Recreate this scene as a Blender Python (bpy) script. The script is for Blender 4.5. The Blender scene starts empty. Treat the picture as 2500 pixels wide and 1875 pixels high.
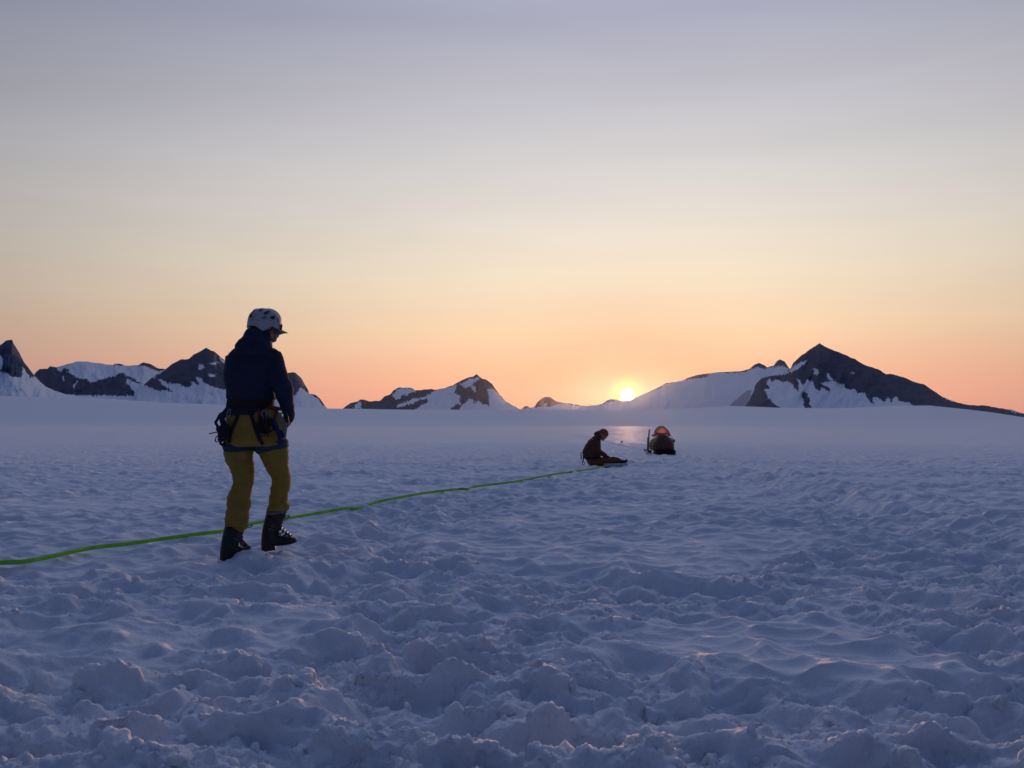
import bpy, bmesh, math, random
import numpy as np
from mathutils import Vector, Matrix, Quaternion
from mathutils.bvhtree import BVHTree

R = math.radians
scene = bpy.context.scene
col = scene.collection
random.seed(7)
rng = np.random.default_rng(7)

# ------------------------------------------------------------------ camera
F = 2165.0                      # focal length in pixels of the 2500 x 1875 photograph
CX, CY = 1250.0, 937.5
CAM_H = 1.0
HORIZON = 1035.0
PITCH = math.atan((HORIZON - CY) / F)
cam = bpy.data.cameras.new("camera")
cam.sensor_fit = 'HORIZONTAL'
cam.sensor_width = 36.0
cam.lens = 36.0 * F / 2500.0
cam.clip_start = 0.05
cam.clip_end = 40000.0
cam_ob = bpy.data.objects.new("camera", cam)
col.objects.link(cam_ob)
cam_ob.location = (0, 0, CAM_H)
cam_ob.rotation_euler = (R(90) + PITCH, 0, 0)
scene.camera = cam_ob

# ------------------------------------------------------------------ sun, sky, exposure
SUN_PX = (1532.0, 966.0)


def pix_dir(px, py):
    """direction of a photograph pixel from the camera, scaled so that y = 1"""
    a = (px - CX) / F
    b = (CY - py) / F
    cp, sp = math.cos(PITCH), math.sin(PITCH)
    y = cp - b * sp
    z = sp + b * cp
    return a / y, 1.0, z / y


sd = Vector(pix_dir(*SUN_PX)).normalized()
SUN_EL = math.asin(sd.z)
SUN_AZ = math.atan2(sd.x, sd.y)          # to the right of +Y

SUN_STRENGTH = 1.2
sun = bpy.data.lights.new("sun", 'SUN')
sun.energy = SUN_STRENGTH
sun.angle = R(0.5)
sun.color = (1.0, 0.50, 0.27)
sun_ob = bpy.data.objects.new("sun", sun)
col.objects.link(sun_ob)
sun_ob.rotation_euler = sd.to_track_quat('Z', 'Y').to_euler()

NISHITA_STRENGTH = 0.012
HAZE = 0.5e-5                    # scattering per metre of the thin air
HAZE_G = 0.92
world = bpy.data.worlds.new("World")
scene.world = world
world.use_nodes = True
wn, wl = world.node_tree.nodes, world.node_tree.links
wn.clear()


def wnode(t, **kw):
    n = wn.new(t)
    for k, v in kw.items():
        setattr(n, k, v)
    return n


def wmath(op, a, b=None, clamp=False):
    n = wn.new('ShaderNodeMath')
    n.operation = op
    n.use_clamp = clamp
    for i, v in enumerate((a, b)):
        if v is None:
            continue
        if isinstance(v, (int, float)):
            n.inputs[i].default_value = v
        else:
            wl.new(v, n.inputs[i])
    return n.outputs[0]


def wmix(fac, a, b, blend='MIX'):
    n = wn.new('ShaderNodeMix')
    n.data_type = 'RGBA'
    n.blend_type = blend
    n.clamp_factor = True
    for sock, v in ((n.inputs[0], fac), (n.inputs[6], a), (n.inputs[7], b)):
        if isinstance(v, (int, float)):
            sock.default_value = v
        elif isinstance(v, tuple):
            sock.default_value = (*v, 1.0)
        else:
            wl.new(v, sock)
    return n.outputs[2]


def wramp(fac, stops, interp='LINEAR'):
    n = wn.new('ShaderNodeValToRGB')
    cr = n.color_ramp
    cr.interpolation = interp
    while len(cr.elements) < len(stops):
        cr.elements.new(0.5)
    for e, (p, c) in zip(cr.elements, stops):
        e.position = p
        e.color = (*c, 1.0)
    wl.new(fac, n.inputs[0])
    return n.outputs[0]


tc = wnode('ShaderNodeTexCoord')
sep = wnode('ShaderNodeSeparateXYZ')
wl.new(tc.outputs['Generated'], sep.inputs[0])
X, Y, Z = sep.outputs
el = wmath('MULTIPLY', wmath('ARCSINE', Z), 180 / math.pi)
# distance in azimuth from the sun
hl = wmath('SQRT', wmath('ADD', wmath('MULTIPLY', X, X), wmath('MULTIPLY', Y, Y)))
hl = wmath('MAXIMUM', hl, 1e-4)
sx, sy = math.sin(SUN_AZ), math.cos(SUN_AZ)
cosaz = wmath('DIVIDE', wmath('ADD', wmath('MULTIPLY', X, sx), wmath('MULTIPLY', Y, sy)), hl)
daz = wmath('ARCCOSINE', wmath('MINIMUM', wmath('MAXIMUM', cosaz, -1.0), 1.0))
faz = wmath('POWER', math.e, wmath('MULTIPLY', wmath('POWER', wmath('DIVIDE', daz, R(49)), 2.0), -1.0))
t = wmath('DIVIDE', wmath('ADD', el, 2.0), 92.0, clamp=True)


def P_(e):
    return (e + 2.0) / 92.0


front = wramp(t, [(P_(e), c) for e, c in (
    (-2, (.70, .27, .22)), (0.3, (.79, .335, .275)), (1.8, (.87, .39, .295)), (3.3, (.94, .485, .32)),
    (6, (.94, .655, .43)), (9.7, (.90, .765, .59)), (13, (.81, .735, .66)), (16, (.71, .68, .665)),
    (20, (.57, .555, .605)), (25, (.41, .415, .525)), (35, (.47, .475, .61)), (60, (.36, .395, .56)),
    (90, (.185, .235, .43)))])
back = wramp(t, [(P_(e), c) for e, c in (
    (-2, (.03, .05, .12)), (2, (.045, .06, .135)), (8, (.045, .06, .135)), (16, (.03, .05, .125)),
    (30, (.02, .043, .13)), (60, (.065, .10, .235)), (90, (.185, .235, .43)))])
sky_col = wmix(faz, back, front)

# thin high cirrus: long soft streaks
cmb = wnode('ShaderNodeCombineXYZ')
wl.new(wmath('MULTIPLY', wmath('ADD', X, wmath('MULTIPLY', Z, 0.35)), 1.0), cmb.inputs[0])
wl.new(Y, cmb.inputs[1])
wl.new(wmath('MULTIPLY', Z, 9.0), cmb.inputs[2])
nz = wnode('ShaderNodeTexNoise')
nz.inputs['Scale'].default_value = 2.1
nz.inputs['Detail'].default_value = 4.0
nz.inputs['Roughness'].default_value = 0.5
nz.inputs['Distortion'].default_value = 0.5
wl.new(cmb.outputs[0], nz.inputs['Vector'])
cir = wmath('MULTIPLY', wmath('SUBTRACT', nz.outputs['Fac'], 0.5), 0.15)
cir = wmath('ADD', cir, 1.0)
cmul = wnode('ShaderNodeVectorMath', operation='SCALE')
wl.new(sky_col, cmul.inputs[0])
wl.new(cir, cmul.inputs['Scale'])
sky_col = cmul.outputs[0]

# solar disc and its aureole
vdot = wnode('ShaderNodeVectorMath', operation='DOT_PRODUCT')
wl.new(tc.outputs['Generated'], vdot.inputs[0])
vdot.inputs[1].default_value = sd
vsub = wnode('ShaderNodeVectorMath', operation='DISTANCE')
wl.new(tc.outputs['Generated'], vsub.inputs[0])
vsub.inputs[1].default_value = sd
ang = vsub.outputs['Value']


def gauss(sig):
    return wmath('POWER', math.e, wmath('MULTIPLY', wmath('POWER', wmath('DIVIDE', ang, sig), 2.0), -1.0))


def wadd(a, colr, fac):
    m = wnode('ShaderNodeVectorMath', operation='SCALE')
    m.inputs[0].default_value = colr
    wl.new(fac, m.inputs['Scale'])
    s = wnode('ShaderNodeVectorMath', operation='ADD')
    wl.new(a, s.inputs[0])
    wl.new(m.outputs[0], s.inputs[1])
    return s.outputs[0]


sky_col = wadd(sky_col, (-0.33, -0.27, -0.16), gauss(0.095))
sky_col = wadd(sky_col, (1.0, 0.72, 0.03), gauss(0.0135))
mr = wnode('ShaderNodeMapRange', interpolation_type='SMOOTHSTEP')
wl.new(ang, mr.inputs[0])
mr.inputs[1].default_value = 0.0098
mr.inputs[2].default_value = 0.0055
disc = mr.outputs[0]
sky_col = wadd(sky_col, (14.0, 10.0, 3.5), wmath('POWER', disc, 2.0))

bg1 = wnode('ShaderNodeBackground')
bg1.inputs[1].default_value = 0.96
wl.new(sky_col, bg1.inputs[0])
nish = wnode('ShaderNodeTexSky')
nish.sky_type = 'NISHITA'
nish.sun_disc = False
nish.sun_elevation = SUN_EL
nish.sun_rotation = SUN_AZ
nish.altitude = 1200.0
bg2 = wnode('ShaderNodeBackground')
bg2.inputs[1].default_value = NISHITA_STRENGTH
wl.new(nish.outputs[0], bg2.inputs[0])
adds = wnode('ShaderNodeAddShader')
wl.new(bg1.outputs[0], adds.inputs[0])
wl.new(bg2.outputs[0], adds.inputs[1])
wout = wnode('ShaderNodeOutputWorld')
wl.new(adds.outputs[0], wout.inputs[0])
world.cycles.sampling_method = 'AUTOMATIC'

scene.view_settings.view_transform = 'Standard'
scene.view_settings.look = 'None'
scene.view_settings.exposure = 0.0
scene.view_settings.gamma = 1.0
scene.cycles.max_bounces = 8
scene.cycles.diffuse_bounces = 5
scene.cycles.volume_bounces = 1
scene.cycles.sample_clamp_indirect = 4.0


# ------------------------------------------------------------------ noise
def _h(ix, iy, seed):
    h = (ix.astype(np.int64) * 374761393 + iy.astype(np.int64) * 668265263 + seed * 1442695041) & 0xFFFFFFFF
    h = ((h ^ (h >> 13)) * 1274126177) & 0xFFFFFFFF
    return (h ^ (h >> 16)) & 0xFFFFFFFF


def perlin(x, y, seed=0):
    x = np.asarray(x, np.float64)
    y = np.asarray(y, np.float64)
    ix, iy = np.floor(x), np.floor(y)
    fx, fy = x - ix, y - iy
    ix, iy = ix.astype(np.int64), iy.astype(np.int64)
    u = fx * fx * fx * (fx * (fx * 6 - 15) + 10)
    v = fy * fy * fy * (fy * (fy * 6 - 15) + 10)

    def g(dx, dy):
        a = _h(ix + dx, iy + dy, seed) * (2 * np.pi / 4294967296.0)
        return np.cos(a) * (fx - dx) + np.sin(a) * (fy - dy)
    n0 = g(0, 0) * (1 - u) + g(1, 0) * u
    n1 = g(0, 1) * (1 - u) + g(1, 1) * u
    return (n0 * (1 - v) + n1 * v) * 1.414


def fbm(x, y, octaves=4, seed=0, gain=0.5, lac=2.03):
    s, a, t_ = 0, 1.0, 0.0
    for o in range(octaves):
        s = s + a * perlin(x, y, seed + o * 17)
        t_ += a
        a *= gain
        x = x * lac + 13.7
        y = y * lac + 7.3
    return s / t_


def worley(x, y, seed=0, jit=0.9):
    ix, iy = np.floor(x).astype(np.int64), np.floor(y).astype(np.int64)
    d = np.full(x.shape, 9.0)
    for dx in (-1, 0, 1):
        for dy in (-1, 0, 1):
            h = _h(ix + dx, iy + dy, seed)
            px = ix + dx + 0.5 + jit * ((h & 0xFFFF) / 65535.0 - 0.5)
            py = iy + dy + 0.5 + jit * (((h >> 16) & 0xFFFF) / 65535.0 - 0.5)
            d = np.minimum(d, (px - x) ** 2 + (py - y) ** 2)
    return d


def perlin3(p, seed=0):
    i = np.floor(p).astype(np.int64)
    f = p - i
    u = f * f * f * (f * (f * 6 - 15) + 10)
    out = 0.0
    for dx in (0, 1):
        wx = u[:, 0] if dx else 1 - u[:, 0]
        for dy in (0, 1):
            wy = u[:, 1] if dy else 1 - u[:, 1]
            for dz in (0, 1):
                wz = u[:, 2] if dz else 1 - u[:, 2]
                h = _h(i[:, 0] + dx, (i[:, 1] + dy) * 7919 + (i[:, 2] + dz) * 104729, seed)
                a = (h & 0xFFFF) * (2 * np.pi / 65536.0)
                c = ((h >> 16) & 0xFFFF) / 32767.5 - 1.0
                s = np.sqrt(np.maximum(0, 1 - c * c))
                out = out + wx * wy * wz * (s * np.cos(a) * (f[:, 0] - dx) + s * np.sin(a) * (f[:, 1] - dy) + c * (f[:, 2] - dz))
    return out * 1.5


def noise3(p, scale, seed=0):
    """cheap solid noise for wrinkles and lumps"""
    x, y, z = p[:, 0] * scale[0], p[:, 1] * scale[1], p[:, 2] * scale[2]
    return (perlin(x + 0.7 * z, y - 0.3 * z, seed) + perlin(y + 5.2, z + 0.4 * x, seed + 3) + perlin(z + 9.1, x - 0.6 * y, seed + 5)) / 1.8


def sstep(a, b, x):
    t_ = np.clip((x - a) / (b - a), 0, 1)
    return t_ * t_ * (3 - 2 * t_)


def inside(px, py, poly):
    r = np.zeros(px.shape, bool)
    n = len(poly)
    for i in range(n):
        x1, y1 = poly[i]
        x2, y2 = poly[(i + 1) % n]
        if y1 == y2:
            continue
        c = ((y1 > py) != (y2 > py)) & (px < (x2 - x1) * (py - y1) / (y2 - y1) + x1)
        r ^= c
    return r


# ------------------------------------------------------------------ mesh helpers
def tag(o, label=None, cat=None, group=None, kind=None):
    if label:
        o['label'] = label
    if cat:
        o['category'] = cat
    if group:
        o['group'] = group
    if kind:
        o['kind'] = kind
    return o


def thing(name, label, cat, loc, group=None):
    o = bpy.data.objects.new(name, None)
    o.empty_display_size = 0.2
    col.objects.link(o)
    o.location = loc
    return tag(o, label, cat, group)


def grid_mesh(name, verts, nu, nv, mat, wrap_u=False, attrs=None):
    """verts (nv, nu, 3) -> mesh object of quads"""
    me = bpy.data.meshes.new(name)
    idx = np.arange(nu * nv).reshape(nv, nu)
    if wrap_u:
        idx = np.concatenate([idx, idx[:, :1]], 1)
    a, b, c, d = idx[:-1, :-1], idx[:-1, 1:], idx[1:, 1:], idx[1:, :-1]
    q = np.stack([a, b, c, d], -1).reshape(-1)
    nq = q.size // 4
    me.vertices.add(nu * nv)
    me.vertices.foreach_set('co', np.ascontiguousarray(verts.reshape(-1), np.float32))
    me.loops.add(nq * 4)
    me.loops.foreach_set('vertex_index', q.astype(np.int32))
    me.polygons.add(nq)
    me.polygons.foreach_set('loop_start', np.arange(0, nq * 4, 4, dtype=np.int32))
    me.polygons.foreach_set('use_smooth', np.ones(nq, bool))
    me.update(calc_edges=True)
    for k, v in (attrs or {}).items():
        at = me.attributes.new(k, 'FLOAT', 'POINT')
        at.data.foreach_set('value', np.ascontiguousarray(v.reshape(-1), np.float32))
    me.materials.append(mat)
    o = bpy.data.objects.new(name, me)
    col.objects.link(o)
    return o


# ------------------------------------------------------------------ materials
def new_mat(name):
    m = bpy.data.materials.new(name)
    m.use_nodes = True
    nt = m.node_tree
    return m, nt, nt.nodes['Principled BSDF']


def mat(name, c, rough=0.8, var=0.15, scale=40.0, bump=0.0, bscale=200.0, metal=0.0, spec=0.3):
    m, nt, b = new_mat(name)
    tcn = nt.nodes.new('ShaderNodeTexCoord')
    n = nt.nodes.new('ShaderNodeTexNoise')
    n.inputs['Scale'].default_value = scale
    n.inputs['Detail'].default_value = 4
    nt.links.new(tcn.outputs['Object'], n.inputs['Vector'])
    r = nt.nodes.new('ShaderNodeValToRGB')
    r.color_ramp.elements[0].position = 0.3
    r.color_ramp.elements[1].position = 0.7
    r.color_ramp.elements[0].color = (*[max(0, v * (1 - var)) for v in c], 1)
    r.color_ramp.elements[1].color = (*[min(1, v * (1 + var)) for v in c], 1)
    nt.links.new(n.outputs['Fac'], r.inputs[0])
    nt.links.new(r.outputs[0], b.inputs['Base Color'])
    b.inputs['Roughness'].default_value = rough
    b.inputs['Metallic'].default_value = metal
    b.inputs['Specular IOR Level'].default_value = spec
    if bump:
        n2 = nt.nodes.new('ShaderNodeTexNoise')
        n2.inputs['Scale'].default_value = bscale
        n2.inputs['Detail'].default_value = 3
        nt.links.new(tcn.outputs['Object'], n2.inputs['Vector'])
        bp = nt.nodes.new('ShaderNodeBump')
        bp.inputs['Strength'].default_value = bump
        bp.inputs['Distance'].default_value = 0.01
        nt.links.new(n2.outputs['Fac'], bp.inputs['Height'])
        nt.links.new(bp.outputs[0], b.inputs['Normal'])
    return m


SNOW = (0.82, 0.85, 0.90)


def snow_mat():
    m, nt, b = new_mat("snow")
    geo = nt.nodes.new('ShaderNodeNewGeometry')
    n1 = nt.nodes.new('ShaderNodeTexNoise')
    n1.inputs['Scale'].default_value = 90
    n1.inputs['Detail'].default_value = 5
    n1.inputs['Roughness'].default_value = 0.65
    nt.links.new(geo.outputs['Position'], n1.inputs['Vector'])
    bp = nt.nodes.new('ShaderNodeBump')
    bp.inputs['Strength'].default_value = 0.8
    bp.inputs['Distance'].default_value = 0.012
    nt.links.new(n1.outputs['Fac'], bp.inputs['Height'])
    nt.links.new(bp.outputs[0], b.inputs['Normal'])
    n2 = nt.nodes.new('ShaderNodeTexNoise')
    n2.inputs['Scale'].default_value = 1.3
    n2.inputs['Detail'].default_value = 5
    nt.links.new(geo.outputs['Position'], n2.inputs['Vector'])
    r = nt.nodes.new('ShaderNodeValToRGB')
    r.color_ramp.elements[0].color = (0.78, 0.82, 0.88, 1)
    r.color_ramp.elements[1].color = (0.86, 0.88, 0.92, 1)
    nt.links.new(n2.outputs['Fac'], r.inputs[0])
    nt.links.new(r.outputs[0], b.inputs['Base Color'])
    b.inputs['Roughness'].default_value = 0.70
    b.inputs['Specular IOR Level'].default_value = 0.36
    return m


def mountain_mat():
    m, nt, b = new_mat("rock_and_snow")
    geo = nt.nodes.new('ShaderNodeNewGeometry')
    at = nt.nodes.new('ShaderNodeAttribute')
    at.attribute_name = 'rock'
    n = nt.nodes.new('ShaderNodeTexNoise')
    n.inputs['Scale'].default_value = 0.02
    n.inputs['Detail'].default_value = 8
    n.inputs['Roughness'].default_value = 0.65
    nt.links.new(geo.outputs['Position'], n.inputs['Vector'])
    rk = nt.nodes.new('ShaderNodeValToRGB')
    rk.color_ramp.elements[0].position = 0.35
    rk.color_ramp.elements[1].position = 0.72
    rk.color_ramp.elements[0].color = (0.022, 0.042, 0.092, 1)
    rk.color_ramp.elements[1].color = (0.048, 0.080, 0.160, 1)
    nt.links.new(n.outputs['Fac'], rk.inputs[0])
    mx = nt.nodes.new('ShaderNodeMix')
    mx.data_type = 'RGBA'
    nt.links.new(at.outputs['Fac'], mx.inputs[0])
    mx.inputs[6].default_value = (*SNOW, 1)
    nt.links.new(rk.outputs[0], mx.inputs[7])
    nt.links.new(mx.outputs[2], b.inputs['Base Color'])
    b.inputs['Roughness'].default_value = 0.9
    b.inputs['Specular IOR Level'].default_value = 0.1
    return m


M_SNOW = snow_mat()
M_MTN = mountain_mat()

# ------------------------------------------------------------------ terrain: one sheet of snow
CREST = np.array([(-2500, 950), (-1200, 950), (-500, 955), (-200, 958), (0, 966), (111, 970), (185, 973),
                  (259, 976), (371, 982), (552, 989), (790, 997), (1000, 1000), (1400, 1000), (1560, 1002), (1680, 997),
                  (1780, 991), (1900, 995), (2050, 997), (2190, 991), (2270, 990), (2340, 997), (2410, 1005),
                  (2500, 1019), (2900, 1028), (5000, 1030)], float)
D_CREST = 900.0


def crest_tan(az):
    """tangent of the elevation (seen from the camera) of the glacier's far swell, by azimuth"""
    azc = np.clip(az, -R(62), R(62))
    px = CX + F * np.tan(azc)
    py = np.interp(px, CREST[:, 0], CREST[:, 1])
    py = py + 0.5 * perlin(px / 90, px * 0, 5)
    a = (px - CX) / F
    b_ = (CY - py) / F
    cp, sp = math.cos(PITCH), math.sin(PITCH)
    yy = cp - b_ * sp
    zz = sp + b_ * cp
    tn = zz / np.hypot(a, yy)
    return tn * sstep(R(100), R(62), np.abs(az)) + 0.004 * sstep(R(62), R(100), np.abs(az))


def base_height(x, y):
    r = np.hypot(x, y)
    az = np.arctan2(x, y)
    z = -0.25 * sstep(21, 36, r)
    zc = CAM_H + D_CREST * crest_tan(az)
    R0 = 560 + 60 * sstep(R(5), R(-30), az)
    tt = np.clip((r - R0) / (D_CREST - R0), 0, 1)
    s = tt * tt * (1.75 - 0.75 * tt)
    z = z + (zc - z) * s
    z = z - np.maximum(r - D_CREST, 0) * 0.03 * (1 - np.exp(-np.maximum(r - D_CREST, 0) / 120)) * (r < 6000)
    z = np.where(r > D_CREST, np.maximum(z, -60), z)
    amp = sstep(70, 400, r)
    z = z + amp * 0.5 * fbm(x / 60, y / 60, 3, 21) * (1 - 0.7 * sstep(500, 900, r))
    return z


# trampled ground, drawn on the photograph's plan (display pixels of a 2212 wide view)
K = 2500 / 2212.0
ROUGH = [
    ([(0, 1440), (300, 1425), (620, 1400), (800, 1330), (1000, 1350), (1200, 1420), (1420, 1400), (1600, 1450), (1900, 1490), (2212, 1440), (2212, 1700), (0, 1700)], 1.0),
    ([(540, 1215), (700, 1185), (860, 1170), (1000, 1200), (1180, 1240), (1400, 1240), (1560, 1250), (1640, 1200), (1800, 1180), (2212, 1150), (2212, 1450), (1980, 1400), (1800, 1330), (1500, 1310), (1400, 1350), (1250, 1400), (1000, 1360), (800, 1330), (620, 1290)], 0.72),
    ([(0, 1240), (480, 1230), (600, 1255), (620, 1310), (500, 1330), (200, 1330), (0, 1350)], 0.55),
    ([(0, 1340), (600, 1310), (640, 1400), (300, 1430), (0, 1440)], 0.3),
    ([(660, 1165), (760, 1112), (1000, 1062), (1260, 1016), (1330, 1012), (1290, 1035), (1160, 1075), (980, 1120), (880, 1170), (700, 1200)], 0.6),
    ([(1450, 995), (1480, 985), (2212, 1110), (2212, 1180), (1800, 1190), (1700, 1130)], 0.25),
    ([(430, 1185), (700, 1160), (720, 1215), (560, 1240), (440, 1225)], 0.6),
]


def build_mask():
    gx = np.arange(0, 2500, 10.0)
    gy = np.arange(1030, 1990, 5.0)
    PX, PY = np.meshgrid(gx, gy)
    wx = PX + 45 * fbm(PX / 160, PY / 50, 3, 71)
    wy = PY + 16 * fbm(PX / 160 + 9, PY / 50, 3, 72)
    m = np.zeros(PX.shape)
    for poly, w in ROUGH:
        m = np.maximum(m, w * inside(wx, wy, [(a * K, b * K) for a, b in poly]))
    for _ in range(9):
        m = (m + np.roll(m, 1, 0) + np.roll(m, -1, 0)) / 3
        m = (m + np.roll(m, 1, 1) + np.roll(m, -1, 1)) / 3
    m[:4] = 0
    return gx, gy, m


GX, GY, MASK = build_mask()


def rough_mask(x, y):
    d = np.maximum(y, 0.3)
    px = CX + F * x / d
    py = HORIZON + F * CAM_H / d
    fx = np.clip((px - GX[0]) / 10.0, 0, len(GX) - 1.001)
    fy = np.clip((py - GY[0]) / 5.0, 0, len(GY) - 1.001)
    ix, iy = fx.astype(int), fy.astype(int)
    u, v = fx - ix, fy - iy
    m = (MASK[iy, ix] * (1 - u) + MASK[iy, ix + 1] * u) * (1 - v) + (MASK[iy + 1, ix] * (1 - u) + MASK[iy + 1, ix + 1] * u) * v
    return np.where(y < 0.5, 0.5, m)


def ground_at(px, py, z=0.0):
    """where a photograph pixel's ray meets the level z"""
    dx, _, dz = pix_dir(px, py)
    s = (z - CAM_H) / dz
    return s * dx, s


# foot holes stamped into a plan raster
RX0, RX1, RY0, RY1, RS = -9.0, 9.0, 0.6, 22.0, 0.0125
rx = np.arange(RX0, RX1, RS)
ry = np.arange(RY0, RY1, RS)
FOOT = np.zeros((len(ry), len(rx)))
_fr = np.random.default_rng(23)


def stamp(x, y, ang_, ln, wd, depth, rim):
    rad = ln * 1.9
    i0, i1 = int((x - rad - RX0) / RS), int((x + rad - RX0) / RS)
    j0, j1 = int((y - rad - RY0) / RS), int((y + rad - RY0) / RS)
    i0, j0 = max(i0, 0), max(j0, 0)
    i1, j1 = min(i1, len(rx) - 1), min(j1, len(ry) - 1)
    if i1 <= i0 or j1 <= j0:
        return
    XX, YY = np.meshgrid(rx[i0:i1] - x, ry[j0:j1] - y)
    ca, sa = math.cos(ang_), math.sin(ang_)
    s_ = _fr.integers(1000)
    wxx = XX + 0.05 * fbm((XX + x) / 0.16, (YY + y) / 0.16, 2, int(s_), 0.4)
    wyy = YY + 0.05 * fbm((XX + x) / 0.16 + 7, (YY + y) / 0.16, 2, int(s_) + 50, 0.4)
    a = (wxx * ca + wyy * sa) / ln
    b = (-wxx * sa + wyy * ca) / wd
    d = np.sqrt(a * a + b * b)
    hole = sstep(1.15, 0.45, d)
    lump = 0.6 + 1.0 * fbm((XX + x) / 0.34, (YY + y) / 0.34, 2, int(s_) + 99)
    rm = np.exp(-((d - 1.22) / 0.26) ** 2) * np.clip(lump, 0, 1.4) * rim
    cur = FOOT[j0:j1, i0:i1]
    FOOT[j0:j1, i0:i1] = (cur + rm) * (1 - hole) + (np.minimum(cur, 0.02) * 0.5 - depth * (1 - 0.25 * d * d)) * hole


_cand = 0
_placed = []
while _cand < 5200:
    _cand += 1
    yy_ = 1.3 + 18 * _fr.random() ** 1.4
    xx_ = (_fr.random() * 2 - 1) * min(8.6, 0.9 + 0.68 * yy_)
    mval = float(rough_mask(np.array([xx_]), np.array([yy_]))[0])
    if _fr.random() > mval * 0.85:
        continue
    near = sum(1 for (a_, b_) in _placed if (a_ - xx_) ** 2 + (b_ - yy_) ** 2 < 0.05)
    if near >= 1:
        continue
    _placed.append((xx_, yy_))
    big = _fr.random()
    stamp(xx_, yy_, _fr.normal() * 0.6, 0.13 + 0.14 * big, 0.10 + 0.09 * _fr.random(),
          (0.035 + 0.055 * _fr.random()) * (0.45 + 0.55 * mval), (0.012 + 0.022 * _fr.random()) * (0.4 + 0.6 * mval))



def foot_height(x, y):
    fx = np.clip((x - RX0) / RS, 0, len(rx) - 1.001)
    fy = np.clip((y - RY0) / RS, 0, len(ry) - 1.001)
    ix, iy = fx.astype(int), fy.astype(int)
    u, v = fx - ix, fy - iy
    h = (FOOT[iy, ix] * (1 - u) + FOOT[iy, ix + 1] * u) * (1 - v) + (FOOT[iy + 1, ix] * (1 - u) + FOOT[iy + 1, ix + 1] * u) * v
    edge = sstep(9, 8, np.abs(x)) * sstep(22, 19, y) * sstep(0.6, 1.0, y)
    return h * edge


# snowmobile tracks on the plan
def line_dist(x, y, pts):
    d = np.full(x.shape, 1e9)
    for (x1, y1), (x2, y2) in zip(pts[:-1], pts[1:]):
        vx, vy = x2 - x1, y2 - y1
        L = vx * vx + vy * vy
        t_ = np.clip(((x - x1) * vx + (y - y1) * vy) / L, 0, 1)
        d = np.minimum(d, np.hypot(x - x1 - t_ * vx, y - y1 - t_ * vy))
    return d


TRACKS = []
for pts in ([(1640, 1109), (1760, 1128), (1950, 1175), (2180, 1232), (2560, 1310)],
            [(1620, 1112), (1720, 1140), (1880, 1190), (2080, 1245), (2420, 1330)],
            [(1585, 1104), (1540, 1094), (1480, 1079), (1420, 1064), (1345, 1048)],
            [(1350, 1044), (1200, 1041)]):
    TRACKS.append([ground_at(a, b, -0.2 if b < 1120 else -0.05) for a, b in pts])


# level of the snow under each boot of the standing figure (x, y, z, reach)
def _px(px, py, Yd):
    dx, _, dz = pix_dir(px, py)
    return dx * Yd, Yd, CAM_H + dz * Yd


BOOT_L = _px(490 + 190 / 3.77, 960 + 1572 / 3.77, 6.44)
BOOT_R = _px(490 + 568 / 3.77, 960 + 1458 / 3.77, 6.80)
FEET = [(BOOT_L[0] + .02, BOOT_L[1] + .0, BOOT_L[2] + 0.012, 0.16), (BOOT_L[0] + .19, BOOT_L[1] + .12, BOOT_L[2] + 0.085, 0.15), (*_px(868, 1240, 10.5)[:2], 0.065, 0.15), (BOOT_R[0] + .08, BOOT_R[1] + 0.02, BOOT_R[2] + 0.004, 0.20)]


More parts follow.
